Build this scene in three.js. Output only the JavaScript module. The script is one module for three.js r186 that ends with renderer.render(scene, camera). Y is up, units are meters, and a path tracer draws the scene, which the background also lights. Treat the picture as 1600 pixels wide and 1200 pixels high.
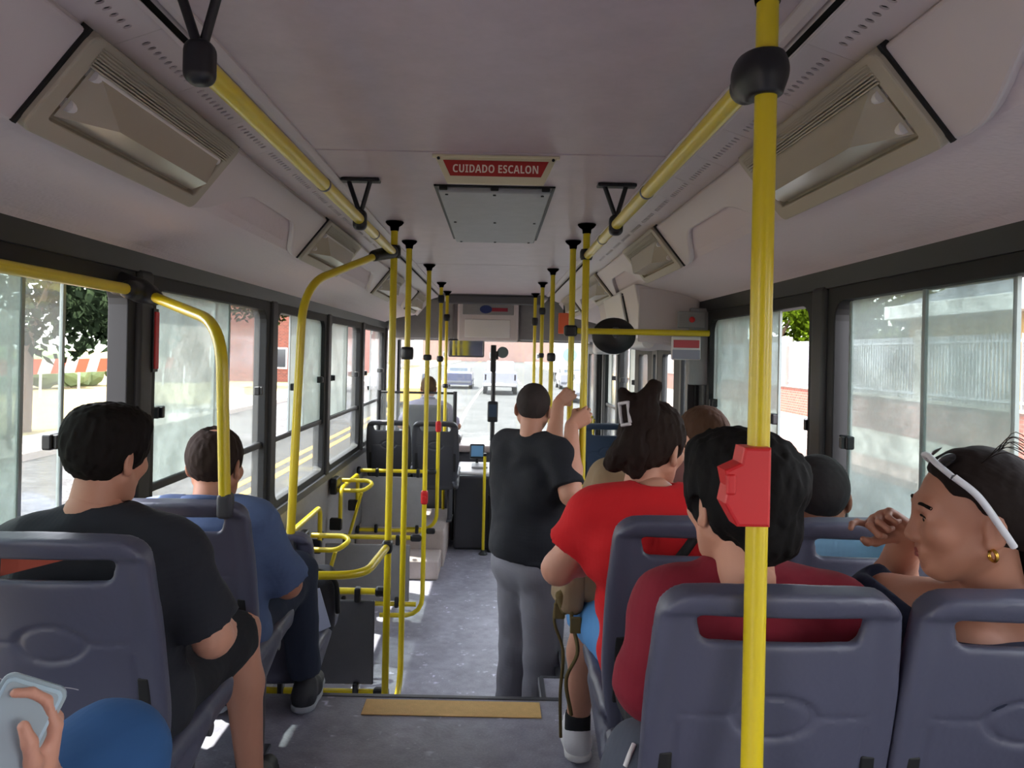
import * as THREE from 'three';
import { RoundedBoxGeometry } from 'three/addons/geometries/RoundedBoxGeometry.js';
import { mergeGeometries } from 'three/addons/utils/BufferGeometryUtils.js';
import { ImprovedNoise } from 'three/addons/math/ImprovedNoise.js';

// ---------------------------------------------------------------- camera, sky, sun, exposure
const scene = new THREE.Scene();
const camera = new THREE.PerspectiveCamera(2 * Math.atan(600 / 1180) * 180 / Math.PI, 1600 / 1200, 0.05, 600);
camera.position.set(0.03, 1.37, 0);                       // phone held at eye level on the rear bench
camera.rotation.set(0, 0, 0.021);                         // held a little askew
camera.setViewOffset(1600, 1200, 25, 48, 1600, 1200);
camera.focus = 1.9; camera.userData.fStop = 15;

const renderer = new THREE.WebGLRenderer({ antialias: true });
renderer.toneMapping = THREE.LinearToneMapping;
renderer.toneMappingExposure = 9.3;
renderer.shadowMap.enabled = true;

const noiseGen = new ImprovedNoise();
const nz3 = (x, y, z) => noiseGen.noise(x, y, z);
let seedState = 1234567;
function rnd() { seedState = (seedState * 1664525 + 1013904223) >>> 0; return seedState / 4294967296; }

{ // pale hazy noon sky with thin cloud
  const W = 512, H = 256, d = new Float32Array(W * H * 4);
  for (let j = 0; j < H; j++) for (let i = 0; i < W; i++) {
    const el = ((j + 0.5) / H - 0.5) * Math.PI, az = (i + 0.5) / W * Math.PI * 2;
    const x = Math.cos(el) * Math.cos(az), y = Math.sin(el), z = Math.cos(el) * Math.sin(az);
    const up = Math.max(0, y), k = 1 / (0.25 + up);
    const c = 0.5 + 0.5 * (0.6 * nz3(x * k * 1.6, 3.1, z * k * 1.6) + 0.4 * nz3(x * k * 4, 7.7, z * k * 4));
    const cl = Math.min(1, Math.max(0, (c - 0.35) * 1.8)) * 0.6;
    const base = [1.03 - 0.42 * up, 1.0 - 0.32 * up, 1.02 - 0.14 * up];
    const o = (j * W + i) * 4;
    for (let q = 0; q < 3; q++) d[o + q] = 1.15 * (base[q] * (1 - cl) + 1.08 * cl);
    d[o + 3] = 1;
  }
  const t = new THREE.DataTexture(d, W, H, THREE.RGBAFormat, THREE.FloatType);
  t.mapping = THREE.EquirectangularReflectionMapping; t.magFilter = THREE.LinearFilter; t.minFilter = THREE.LinearFilter; t.needsUpdate = true;
  scene.background = t; scene.environment = t;
}
const sun = new THREE.DirectionalLight(new THREE.Color(1, 0.95, 0.87), 3.1);
sun.position.set(-10, 27, -4.5); sun.target.position.set(0, 0, 0);
sun.castShadow = true; sun.shadow.mapSize.set(4096, 4096); sun.shadow.radius = 1.4;
Object.assign(sun.shadow.camera, { left: -40, right: 40, top: 60, bottom: -60, near: 1, far: 140 });
scene.add(sun, sun.target);

// ---------------------------------------------------------------- helpers
const taken = {};
function numbered(n) { taken[n] = (taken[n] || 0) + 1; return taken[n] === 1 ? n : n + '_' + String(taken[n] - 1).padStart(3, '0'); }
function tag(o, label, category, group, kind) {
  if (label) o.userData.label = label; if (category) o.userData.category = category;
  if (group) o.userData.group = group; if (kind) o.userData.kind = kind; return o;
}
function thing(name, label, category, pos = [0, 0, 0], turn = 0, group) {
  const o = new THREE.Group(); o.name = numbered(name); o.position.set(...pos); o.rotation.y = turn; scene.add(o);
  return tag(o, label, category, group);
}
function part(parent, name, geo, mat, label) {
  const m = new THREE.Mesh(Array.isArray(geo) ? join(geo) : geo, mat); m.name = name; m.castShadow = m.receiveShadow = true; parent.add(m);
  if (label) m.userData.label = label; return m;
}
function struct(name, label, geo, mat, category) {
  let m; if (geo) { m = new THREE.Mesh(Array.isArray(geo) ? join(geo) : geo, mat); m.castShadow = m.receiveShadow = true; } else m = new THREE.Group();
  m.name = name; scene.add(m); tag(m, label, category || name.split('_')[0], null, 'structure'); return m;
}
function copyThing(src, name, label, pos, turn, group) {
  const c = src.clone(); c.name = numbered(name); c.position.set(...pos); if (turn !== undefined) c.rotation.y = turn; c.userData = { ...src.userData };
  tag(c, label, null, group); scene.add(c); return c;
}
function join(list) {
  list = list.map((g) => { g = g.index ? g.toNonIndexed() : g; for (const k of Object.keys(g.attributes)) if (!['position', 'normal', 'uv'].includes(k)) g.deleteAttribute(k);
    if (!g.attributes.uv) g.setAttribute('uv', new THREE.BufferAttribute(new Float32Array(g.attributes.position.count * 2), 2)); return g; });
  return list.length === 1 ? list[0] : mergeGeometries(list);
}
// uv in metres from the dominant axis of each face
function muv(g, s = 1) {
  if (g.index) g = g.toNonIndexed();
  const p = g.attributes.position, n = g.attributes.normal, uv = new Float32Array(p.count * 2);
  for (let t = 0; t < p.count; t += 3) {
    let ax = 0, ay = 0, az = 0;
    for (let k = 0; k < 3; k++) { ax += Math.abs(n.getX(t + k)); ay += Math.abs(n.getY(t + k)); az += Math.abs(n.getZ(t + k)); }
    for (let k = 0; k < 3; k++) { const i = t + k, x = p.getX(i), y = p.getY(i), z = p.getZ(i);
      if (ay >= ax && ay >= az) { uv[i * 2] = x / s; uv[i * 2 + 1] = z / s; } else if (ax >= az) { uv[i * 2] = z / s; uv[i * 2 + 1] = y / s; } else { uv[i * 2] = x / s; uv[i * 2 + 1] = y / s; } }
  }
  g.setAttribute('uv', new THREE.BufferAttribute(uv, 2)); return g;
}
function bx(w, h, d, x = 0, y = 0, z = 0, rx = 0, ry = 0, rz = 0) { const g = new THREE.BoxGeometry(w, h, d); if (rx) g.rotateX(rx); if (ry) g.rotateY(ry); if (rz) g.rotateZ(rz); g.translate(x, y, z); return g; }
function rb(w, h, d, r, x = 0, y = 0, z = 0, rx = 0, ry = 0, rz = 0, seg = 3) { const g = new RoundedBoxGeometry(w, h, d, seg, Math.min(r, w / 2 - 1e-4, h / 2 - 1e-4, d / 2 - 1e-4)); if (rx) g.rotateX(rx); if (ry) g.rotateY(ry); if (rz) g.rotateZ(rz); g.translate(x, y, z); return g; }
function span(x0, x1, y0, y1, z0, z1) { return bx(Math.abs(x1 - x0), Math.abs(y1 - y0), Math.abs(z1 - z0), (x0 + x1) / 2, (y0 + y1) / 2, (z0 + z1) / 2); }
function rspan(r, x0, x1, y0, y1, z0, z1) { return rb(Math.abs(x1 - x0), Math.abs(y1 - y0), Math.abs(z1 - z0), r, (x0 + x1) / 2, (y0 + y1) / 2, (z0 + z1) / 2); }
const V = (a) => new THREE.Vector3(...a);
function rod(a, b, r, r2 = r, seg = 14) {
  const A = V(a), B = V(b), d = B.clone().sub(A), L = d.length(), g = new THREE.CylinderGeometry(r2, r, L, seg, 1);
  g.applyQuaternion(new THREE.Quaternion().setFromUnitVectors(new THREE.Vector3(0, 1, 0), d.normalize())); const c = A.add(B).multiplyScalar(0.5); g.translate(c.x, c.y, c.z); return g;
}
// bent pipe through corner points, corners rounded with radius R
function pipe(pts, r, R = 0.08, seg = 12) {
  const P = pts.map(V), path = new THREE.CurvePath();
  let prev = P[0];
  for (let i = 1; i < P.length - 1; i++) {
    const a = P[i].clone().sub(P[i - 1]), b = P[i + 1].clone().sub(P[i]), q = Math.min(R, a.length() * 0.48, b.length() * 0.48);
    const s = P[i].clone().sub(a.normalize().multiplyScalar(q)), e = P[i].clone().add(b.normalize().multiplyScalar(q));
    path.add(new THREE.LineCurve3(prev, s)); path.add(new THREE.QuadraticBezierCurve3(s, P[i], e)); prev = e;
  }
  path.add(new THREE.LineCurve3(prev, P[P.length - 1]));
  let n = 0; for (const c of path.curves) n += c.getLength() / (c.isLineCurve3 ? 0.2 : 0.015);
  const curve = P.length === 2 ? path.curves[0] : path;
  return new THREE.TubeGeometry(curve, Math.max(4, Math.min(90, Math.ceil(n) * (P.length > 2 ? 2 : 1))), r, seg, false);
}
function curveTube(pts, r, n = 40, seg = 8) { return new THREE.TubeGeometry(new THREE.CatmullRomCurve3(pts.map(V)), n, r, seg, false); }
function lathe(pts, seg = 24) { return new THREE.LatheGeometry(pts.map((p) => new THREE.Vector2(...p)), seg); }
function extrude(pts, depth, bevel = 0, holes) { // outline in xy, extruded to +z
  const s = new THREE.Shape(pts.map((p) => new THREE.Vector2(...p))); if (holes) for (const h of holes) s.holes.push(new THREE.Path(h.map((p) => new THREE.Vector2(...p))));
  return new THREE.ExtrudeGeometry(s, { depth, bevelEnabled: bevel > 0, bevelSize: bevel, bevelThickness: bevel, bevelSegments: 2, curveSegments: 8 });
}
function rrect(w, h, r, cx = 0, cy = 0, n = 5) { const o = []; for (const [sx, sy, a0] of [[1, 1, 0], [-1, 1, 1], [-1, -1, 2], [1, -1, 3]]) for (let i = 0; i <= n; i++) { const a = (a0 + i / n) * Math.PI / 2; o.push([cx + sx * (w / 2 - r) + Math.cos(a) * r, cy + sy * (h / 2 - r) + Math.sin(a) * r]); } return o; }
const smooth = (a, b, x) => { const t = Math.min(1, Math.max(0, (x - a) / (b - a))); return t * t * (3 - 2 * t); };

// ---------------------------------------------------------------- textures and materials
function tileNoise(n, seed) { // periodic value noise lattice
  const a = new Float32Array(n * n); let s = seed >>> 0; for (let i = 0; i < n * n; i++) { s = (s * 1664525 + 1013904223) >>> 0; a[i] = s / 4294967296; }
  return (u, v) => { const x = u * n, y = v * n, i = Math.floor(x), j = Math.floor(y), fx = x - i, fy = y - j, w = (q) => ((q % n) + n) % n, sx = fx * fx * (3 - 2 * fx), sy = fy * fy * (3 - 2 * fy);
    const g = (ii, jj) => a[w(jj) * n + w(ii)]; return (g(i, j) * (1 - sx) + g(i + 1, j) * sx) * (1 - sy) + (g(i, j + 1) * (1 - sx) + g(i + 1, j + 1) * sx) * sy; };
}
function texture(size, fn, srgb) {
  const d = new Uint8Array(size * size * 4);
  for (let j = 0; j < size; j++) for (let i = 0; i < size; i++) { const c = fn(i / size, j / size), o = (j * size + i) * 4; for (let k = 0; k < 3; k++) d[o + k] = Math.max(0, Math.min(255, Math.round((c.length ? c[k] : c) * 255))); d[o + 3] = 255; }
  const t = new THREE.DataTexture(d, size, size); t.wrapS = t.wrapT = THREE.RepeatWrapping; t.magFilter = THREE.LinearFilter; t.minFilter = THREE.LinearMipmapLinearFilter; t.generateMipmaps = true; if (srgb) t.colorSpace = THREE.SRGBColorSpace; t.needsUpdate = true; return t;
}
const n8 = tileNoise(8, 11), n16 = tileNoise(16, 5), n32 = tileNoise(32, 23), n64 = tileNoise(64, 77), n128 = tileNoise(128, 99), n256 = tileNoise(256, 31);
const speck = texture(256, (u, v) => { const a = 0.93 + 0.07 * (0.5 * n16(u, v) + 0.3 * n64(u, v) + 0.2 * n128(u, v)); return [a, a, a]; }, true);
const fine = texture(256, (u, v) => 0.5 * n128(u, v) + 0.5 * n256(u, v));
const weave = texture(256, (u, v) => 0.5 + 0.22 * Math.sin(u * Math.PI * 128) + 0.22 * Math.sin(v * Math.PI * 128) + 0.1 * (n128(u, v) - 0.5));
const floorTex = texture(1024, (u, v) => { // worn grey rubber with pale scuffs and specks
  const b = 0.58 + 0.08 * (n8(u, v) - 0.5) + 0.07 * (n32(u, v) - 0.5) + 0.05 * (n256(u, v) - 0.5), sc = Math.max(0, n64(u, v) * n16(v, u) - 0.55) * 0.9, sp = n256(v, u) > 0.93 && n128(u, v) > 0.7 ? 0.22 : 0;
  const c = b + sc + sp; return [c * 1.0, c * 0.99, c * 1.08]; }, true);
const hazeTex = texture(512, (u, v) => { const a = 0.55 + 0.3 * n8(u, v) + 0.15 * n32(u, v) + 0.1 * (n128(u, v) - 0.5); return [a, a, a]; });
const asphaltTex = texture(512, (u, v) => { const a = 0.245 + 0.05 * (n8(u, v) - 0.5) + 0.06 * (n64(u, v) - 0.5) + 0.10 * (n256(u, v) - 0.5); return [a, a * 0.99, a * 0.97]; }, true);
const grassTex = texture(512, (u, v) => { const a = n16(u, v) * 0.5 + n64(u, v) * 0.3 + n256(u, v) * 0.2; return [0.36 + 0.17 * a, 0.34 + 0.11 * a, 0.2 + 0.08 * a]; }, true);
const brickTex = texture(512, (u, v) => { const row = Math.floor(v * 32), bu = (u * 14 + (row % 2) * 0.5), mort = (v * 32) % 1 < 0.14 || (bu % 1) < 0.07; const t = n32(Math.floor(bu) / 14, row / 32); return mort ? [0.42, 0.36, 0.33] : [0.38 + 0.12 * t, 0.19 + 0.06 * t, 0.14 + 0.04 * t]; }, true);
const plasterTex = texture(256, (u, v) => { const a = 0.9 + 0.1 * (n8(u, v) * 0.5 + n64(u, v) * 0.5); return [a, a, a]; }, true);

function std(name, color, roughness = 0.6, extra = {}) { const m = new THREE.MeshStandardMaterial({ color, roughness, ...extra }); m.name = name; return m; }
function phys(name, color, roughness, extra) { const m = new THREE.MeshPhysicalMaterial({ color, roughness, ...extra }); m.name = name; return m; }
function each(parent, name, geos, mat) { return geos.map((g) => part(parent, name, g, mat)); }
const M = {
  ceiling: std('ceiling laminate', 0xc4b4ba, 0.42, { map: speck }),
  cove: std('cove plastic', 0xc9bfc0, 0.45),
  ribbed: std('aged cream plastic', 0xa9a08f, 0.5),
  fabric: std('pale headliner', 0xd2c6c8, 0.95, { bumpMap: fine, bumpScale: 0.0015 }),
  grey: std('grey panel', 0x8d8b8c, 0.5, { map: speck }),
  darkPanel: std('dark grey laminate', 0x54545a, 0.5, { map: speck }),
  paleBox: std('pale beige panel', 0xb9aba6, 0.55, { map: speck }),
  frame: std('dark anodised frame', 0x111216, 0.5),
  rubber: std('black rubber', 0x0b0c0e, 0.65),
  black: std('black plastic', 0x131419, 0.42),
  yellow: phys('yellow enamel', 0xd0b90c, 0.35, { clearcoat: 0.4, clearcoatRoughness: 0.25 }),
  seat: std('grey blue moulded plastic', 0x494a5b, 0.42, { bumpMap: fine, bumpScale: 0.0004 }),
  seatDark: std('charcoal seat plastic', 0x33343b, 0.5, { bumpMap: fine, bumpScale: 0.0004 }),
  seatBlue: std('dark blue seat plastic', 0x22344a, 0.5),
  steel: std('grey steel', 0x5d5e64, 0.45, { metalness: 0.6 }),
  floor: std('grey rubber floor', 0xffffff, 0.5, { map: floorTex, bumpMap: fine, bumpScale: 0.0008 }),
  strip: std('orange yellow anti slip tape', 0xe8bd7a, 0.8, { map: speck, bumpMap: fine, bumpScale: 0.001 }),
  glass: phys('dusty tinted glass', 0xeef1f0, 0.12, { transmission: 0.93, thickness: 0 }),
  glassSlide: phys('dusty green sliding glass', 0xcad3d0, 0.42, { transmission: 0.9, thickness: 0, transmissionMap: hazeTex }),
  windshield: phys('windshield glass', 0xf4f8f7, 0.05, { transmission: 0.97, thickness: 0 }),
  glassEdge: std('glass edge and seal', 0x8b9693, 0.35),
  lens: phys('lamp lens plastic', 0xcfc6b4, 0.28, { transmission: 0.45, thickness: 0 }),
  lampTray: std('lamp tray', 0xb5ac9c, 0.5),
  red: std('red plastic', 0xc11a1e, 0.45),
  signCream: std('cream sign rim', 0xd8cfae, 0.5),
  white: std('white plastic', 0xd8d4d4, 0.45),
  chrome: std('steel bar', 0xc9c9c9, 0.3, { metalness: 0.9 }),
};
M.yellow.name = 'yellow enamel';
// ================================================================ SHELL OF THE BUS
// x across (0 = centre of the aisle), rear floor y = 0, front floor y = -0.55, the bus drives towards -z
const LOW = -0.55, CEIL = 1.99, WX = 1.2, FRONT = -9.2, REAR = 0.9, SILL = 0.47, WTOP = 1.62, DIVIDER = 0.86;
const PILLARS_L = [REAR - 0.05, -0.05, -1.15, -2.585, -4.09, -5.45, -6.85, -8.3];
const PILLARS_R = [REAR - 0.05, -0.05, -1.15, -2.68, -4.18];

// floors
struct('floor', 'worn grey rubber floor of the raised rear part', [
  muv(span(-WX, WX, -0.06, 0, REAR, -3.0), 1.2), muv(span(0.36, WX, -0.06, 0, -3.0, -4.3), 1.2), muv(span(0.25, 0.36, -0.06, 0, -3.0, -3.2), 1.2)], M.floor, 'floor');
struct('floor_001', 'grey rubber floor of the low front part beyond the step', [
  muv(span(-WX, WX, LOW - 0.06, LOW, -3.0, FRONT), 1.2), muv(span(-0.7, 0.25, LOW, -0.27, -2.96, -3.3), 1.2)], M.floor, 'floor');
struct('trim_1', 'grey riser and metal nosing at the edge of the step', [
  span(-WX, 0.31, LOW, -0.061, -2.96, -2.995), span(0.33, 0.359, LOW, -0.061, -3.2, -4.3), span(0.25, 0.36, LOW, -0.061, -3.0, -3.2), span(0.36, WX, LOW, -0.061, -4.27, -4.3),
  rspan(0.004, -0.7, 0.31, -0.03, 0.004, -2.985, -3.012), rspan(0.004, 0.346, 0.372, -0.03, 0.004, -3.2, -4.3), rspan(0.004, 0.246, 0.36, -0.03, 0.004, -3.195, -3.215), rspan(0.004, 0.236, 0.26, -0.03, 0.004, -3.0, -3.2)], M.steel, 'step edge');
{ const t = thing('anti_slip_strip', 'orange yellow anti-slip strip along the step edge', 'strip', [0, 0, 0]);
  part(t, 'tape', muv(rspan(0.0015, -0.45, 0.23, 0.0005, 0.004, -2.838, -2.965), 0.3), M.strip); }

// side walls
function sideWall(name, label, s, pillars, doors) {
  const w = struct(name, label, null, null, 'wall'), a = s * WX, b = s * (WX + 0.07), g = [];
  const zs = [[REAR, doors.length ? doors[0][0] : FRONT]]; for (let i = 0; i < doors.length; i++) zs.push([doors[i][1], i + 1 < doors.length ? doors[i + 1][0] : FRONT]);
  for (const [z0, z1] of zs) if (Math.abs(z0 - z1) > 0.02) g.push(muv(span(a, b, LOW - 0.25, SILL, z0, z1), 0.8));
  g.push(muv(span(a, b, WTOP, 2.1, REAR, FRONT), 0.8));
  part(w, 'panel', g, M.grey);
  for (const z of pillars) part(w, 'pillar', rspan(0.02, s * (WX - 0.035), s * (WX + 0.07), SILL - 0.01, WTOP + 0.01, z - 0.055, z + 0.055), M.frame);
  part(w, 'window_ledge', rspan(0.012, s * (WX - 0.03), s * (WX + 0.01), SILL - 0.05, SILL + 0.01, REAR, doors.length ? doors[0][0] : FRONT), M.steel);
  return w;
}
sideWall('wall_left', 'left side wall with grey panels below the windows', -1, PILLARS_L.slice(1), []);
sideWall('wall_right', 'right side wall with grey panels below the windows', 1, [...PILLARS_R.slice(1), -5.95, -7.1, -8.05], [[-4.24, -5.9], [-8.1, FRONT + 0.05]]);
struct('wall_rear', 'rear wall of the bus behind the bench', [muv(span(-WX - 0.07, WX + 0.07, LOW - 0.25, 2.1, REAR, REAR + 0.06), 0.8)], M.grey, 'wall');
struct('roof', 'outer roof skin of the bus', [span(-WX - 0.07, WX + 0.07, 2.1, 2.14, REAR + 0.06, FRONT - 0.05)], M.white, 'roof');

// windows with rounded rubber frame, two sliding panes over a fixed lower pane
let windowCount = 0;
function sideWindow(s, z0, z1, o) {
  const w = struct('window_' + (++windowCount), o.label, null, null, 'window');
  const za = z0 - 0.055, zb = z1 + 0.055, len = za - zb, h = WTOP - SILL, zc = (za + zb) / 2, yc = (WTOP + SILL) / 2;
  // frame ring drawn in (z, y), extruded along x
  const ring = extrude(rrect(len, h, 0.02), 0.06, 0.004, [rrect(len - 0.09, h - 0.09, 0.07).reverse()]); ring.rotateY(s > 0 ? -Math.PI / 2 : Math.PI / 2); ring.translate(s > 0 ? WX + 0.045 : -WX - 0.045, yc, zc);
  part(w, 'frame', ring, M.rubber);
  if (o.divider !== false) part(w, 'divider', rspan(0.008, s * (WX - 0.005), s * (WX + 0.03), DIVIDER - 0.016, DIVIDER + 0.016, za - 0.04, zb + 0.04), M.frame);
  const yb = o.divider === false ? SILL + 0.04 : DIVIDER;
  if (o.divider !== false) part(w, 'lower_pane', muv(span(s * (WX + 0.012), s * (WX + 0.013), SILL + 0.03, DIVIDER, za - 0.03, zb + 0.03), 0.7), M.glass);
  o.panes.forEach(([f0, f1, m], i) => { // fractions from the rear end of the window
    const p0 = za - 0.03 - f0 * (len - 0.06), p1 = za - 0.03 - f1 * (len - 0.06), x = s * (WX + 0.008 + i * 0.009);
    const pane = part(w, 'pane', muv(span(x, x + s * 0.001, yb, WTOP - 0.03, p0, p1), 0.9), m);
    for (const pz of [p0, p1]) if (Math.abs(pz - za) > 0.08 && Math.abs(pz - zb) > 0.08) part(pane, 'edge_seal', span(x - s * 0.004, x + s * 0.006, yb, WTOP - 0.03, pz - 0.007, pz + 0.007), M.glassEdge);
  });
  for (const [f, y] of o.latches || []) { const lz = za - 0.03 - f * (len - 0.06); part(w, 'latch', [rspan(0.006, s * (WX - 0.018), s * (WX + 0.01), y - 0.022, y + 0.022, lz - 0.03, lz + 0.03), rspan(0.004, s * (WX - 0.03), s * (WX - 0.01), y - 0.02, y + 0.02, lz + 0.0, lz + 0.02)], M.black); }
  return w;
}
const SL = M.glassSlide, CL = M.glass;
sideWindow(-1, PILLARS_L[1], PILLARS_L[2], { label: 'left side window beside the rear bench', panes: [[0, 0.55, SL], [0.45, 1, CL]] });
sideWindow(-1, PILLARS_L[2], PILLARS_L[3], { label: 'left window with a milky sliding pane beside the man in black', panes: [[0, 0.58, SL], [0.5, 0.74, CL]], latches: [[0.68, 1.1]] });
sideWindow(-1, PILLARS_L[3], PILLARS_L[4], { label: 'hazy left window beside the man in the blue shirt', panes: [[0, 0.62, SL], [0.5, 1, CL]], latches: [[0.06, 1.13], [0.93, 1.15]] });
sideWindow(-1, PILLARS_L[4], PILLARS_L[5], { label: 'left window ahead of the blue shirted man', panes: [[0.3, 1, SL], [0.6, 1, CL]], latches: [[0.35, 1.14], [0.92, 1.16]] });
sideWindow(-1, PILLARS_L[5], PILLARS_L[6], { label: 'narrow looking left window behind the yellow frames', panes: [[0, 0.6, SL], [0.5, 1, CL]], latches: [[0.1, 1.16], [0.9, 1.16]] });
sideWindow(-1, PILLARS_L[6], PILLARS_L[7], { label: 'farthest left window beside the front double seat', panes: [[0.4, 1, CL]], latches: [[0.1, 1.16], [0.9, 1.16]] });
sideWindow(1, PILLARS_R[1], PILLARS_R[2], { label: 'right side window beside the rear bench', divider: false, panes: [[0, 0.55, SL], [0.45, 1, CL]] });
sideWindow(1, PILLARS_R[2], PILLARS_R[3], { label: 'large right window with overlapping milky panes beside the woman', divider: false, panes: [[0.1, 0.62, CL], [0.36, 0.95, SL]], latches: [[0.93, 1.1]] });
sideWindow(1, PILLARS_R[3], PILLARS_R[4], { label: 'right window with sliding panes before the exit door', divider: false, panes: [[0.28, 1, SL], [0.45, 0.95, CL]], latches: [[0.3, 1.12], [0.95, 1.13], [0.02, 1.13]] });
sideWindow(1, -5.95, -7.1, { label: 'right window just past the exit door', panes: [[0, 0.6, SL], [0.5, 1, CL]], latches: [[0.3, 1.15], [0.9, 1.15]] });
sideWindow(1, -7.1, -8.05, { label: 'right window next to the front door', panes: [[0, 0.6, CL], [0.5, 1, SL]], latches: [[0.3, 1.15]] });

{ const t = thing('red_tag', 'narrow red strip on the left window pillar under the black clamp', 'tag', [-1.158, 1.39, -2.64]); part(t, 'strip', rb(0.008, 0.2, 0.03, 0.003), M.red); part(t, 'holder', rb(0.006, 0.22, 0.04, 0.002, -0.004, 0, 0), M.black); }
// ceiling panels with open seams
{ const c = struct('ceiling', 'grey laminated ceiling in three long panels', null, null, 'ceiling');
  for (const [z0, z1] of [[REAR, -2.335], [-2.345, -5.3], [-5.31, -7.95]]) part(c, 'ceiling_panel', muv(rspan(0.004, -0.57, 0.57, CEIL, CEIL + 0.02, z0, z1), 1.1), M.ceiling);
  part(c, 'seam_strip', [span(-0.57, 0.57, CEIL + 0.006, CEIL + 0.02, -2.33, -2.35), span(-0.57, 0.57, CEIL + 0.006, CEIL + 0.02, -5.295, -5.315)], M.frame); }

// side coves: profile points (x, y) swept along z
function sweep(profile, z0, z1, mirror) { // thick ribbon
  const pts = profile.map(([x, y]) => [mirror ? -x : x, y]); const g = extrude(mirror ? pts.reverse() : pts, Math.abs(z1 - z0)); g.translate(0, 0, Math.min(z0, z1)); return g;
}
const LIGHT_Z = [0.2, -1.65, -3.48, -5.31, -7.1], LIGHT_LEN = 0.72;
for (const s of [-1, 1]) {
  const mir = s < 0, side = mir ? 'left' : 'right';
  // lip and rail channel at the ceiling edge
  struct('trim_' + (mir ? 2 : 3), 'white moulded lip between ceiling and air duct on the ' + side, [
    sweep([[0.545, 1.984], [0.56, 1.974], [0.573, 1.972], [0.578, 1.985], [0.578, 2.03], [0.545, 2.03]], REAR, -7.95, mir),
    sweep([[0.578, 1.99], [0.588, 1.975], [0.592, 2.03], [0.578, 2.03]], REAR, -7.95, mir)], M.cove, 'trim');
  // perforated air strip
  const vent = struct('trim_' + (mir ? 4 : 5), 'perforated cream air duct strip along the ' + side + ' cove', null, null, 'air duct');
  const sl = Math.hypot(0.1, 0.035), ang = Math.atan2(-0.035, 0.1);
  const mk = (z0, z1, holes) => { const L = z0 - z1, hs = [];
    for (const h of holes) { const o = []; for (let k = 0; k < 8; k++) o.push([h + Math.cos(-k / 8 * Math.PI * 2) * 0.0055, sl * 0.5 + Math.sin(-k / 8 * Math.PI * 2) * 0.0085]); hs.push(o); }
    const g = extrude([[0, 0], [L, 0], [L, sl], [0, sl]], 0.004, 0, hs); // x = distance forward, y = across
    const m = new THREE.Matrix4().makeBasis(new THREE.Vector3(0, 0, -1), new THREE.Vector3(s * Math.cos(ang), Math.sin(ang), 0), new THREE.Vector3(0, 0, -1).cross(new THREE.Vector3(s * Math.cos(ang), Math.sin(ang), 0)));
    g.applyMatrix4(m); g.translate(s * 0.585, 1.952, z0); return g; };
  const vg = []; for (let k = 0; k < 15; k++) { const z0 = -0.6 - k * 0.26; const h = []; for (let i = 0; i < 9; i++) h.push(0.03 + i * 0.0235); vg.push(mk(z0, z0 - 0.259, h)); }
  vg.push(mk(REAR, -0.6, []), mk(-4.5, -7.95, []));
  part(vent, 'perforated_strip', vg, M.cove);
  part(vent, 'duct_liner', sweep([[0.585, 1.98], [0.69, 1.945], [0.70, 2.0], [0.585, 2.0]], REAR, -7.95, mir), M.rubber);
  part(vent, 'lower_bead', [sweep([[0.685, 1.916], [0.692, 1.91], [0.70, 1.914], [0.703, 1.93], [0.69, 1.935]], REAR, -7.95, mir), sweep([[0.583, 1.952], [0.588, 1.946], [0.592, 1.952], [0.59, 1.96]], REAR, -7.95, mir)], M.cove);
  // cove face and padded headliner
  const base = [[0.695, 1.918], [0.745, 1.855], [0.80, 1.787], [0.825, 1.768], [0.86, 1.758], [0.93, 1.745], [1.0, 1.731], [1.07, 1.713], [1.13, 1.694], [1.165, 1.676], [1.2, 1.65]];
  struct('trim_' + (mir ? 6 : 7), 'pale padded headliner above the ' + side + ' windows', sweep([...base, [1.2, 2.08], [0.695, 2.08]], REAR, -8.05, mir), M.fabric, 'headliner');
  struct('trim_' + (mir ? 8 : 9), 'dark rubber trim along the top of the ' + side + ' windows', [sweep([[1.155, 1.69], [1.165, 1.655], [1.175, 1.62], [1.2, 1.61], [1.2, 1.7]], REAR, mir ? -8.3 : -4.25, mir)], M.frame, 'trim');
  // duct covers between the lamps: full width near a lamp, a narrow arch between lamps
  const cov = struct('trim_' + (mir ? 10 : 11), 'moulded duct cover panels between the lamps on the ' + side, null, null, 'duct cover');
  const cw = Math.hypot(0.112, 0.14), ca = Math.atan2(-0.14, 0.112);
  for (let k = 0; k < LIGHT_Z.length; k++) {
    const zA = LIGHT_Z[k] - LIGHT_LEN / 2 - 0.01, zB = (k + 1 < LIGHT_Z.length ? LIGHT_Z[k + 1] : -8.3) + LIGHT_LEN / 2 + 0.01, L = zA - zB, o = [];
    o.push([0, 0], [L, 0]);
    for (let i = 0; i <= 30; i++) { const t = 1 - i / 30, e = Math.min(t * L, (1 - t) * L); o.push([t * L, 0.075 + (cw + 0.012 - 0.075) * (1 - smooth(0.03, 0.34, e))]); }
    const g = extrude(o, 0.014, 0.006);
    const ax = new THREE.Vector3(0, 0, -1), ay = new THREE.Vector3(s * Math.cos(ca), Math.sin(ca), 0);
    g.applyMatrix4(new THREE.Matrix4().makeBasis(ax, ay, ax.clone().cross(ay)));
    const nrm = new THREE.Vector3(-s * 0.14, -0.112, 0).normalize(), lift = s > 0 ? 0.003 : 0.017; g.translate(s * 0.698 + nrm.x * lift, 1.914 + nrm.y * lift, zA);
    part(cov, 'cover_panel', g, M.cove);
  }
}

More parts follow.
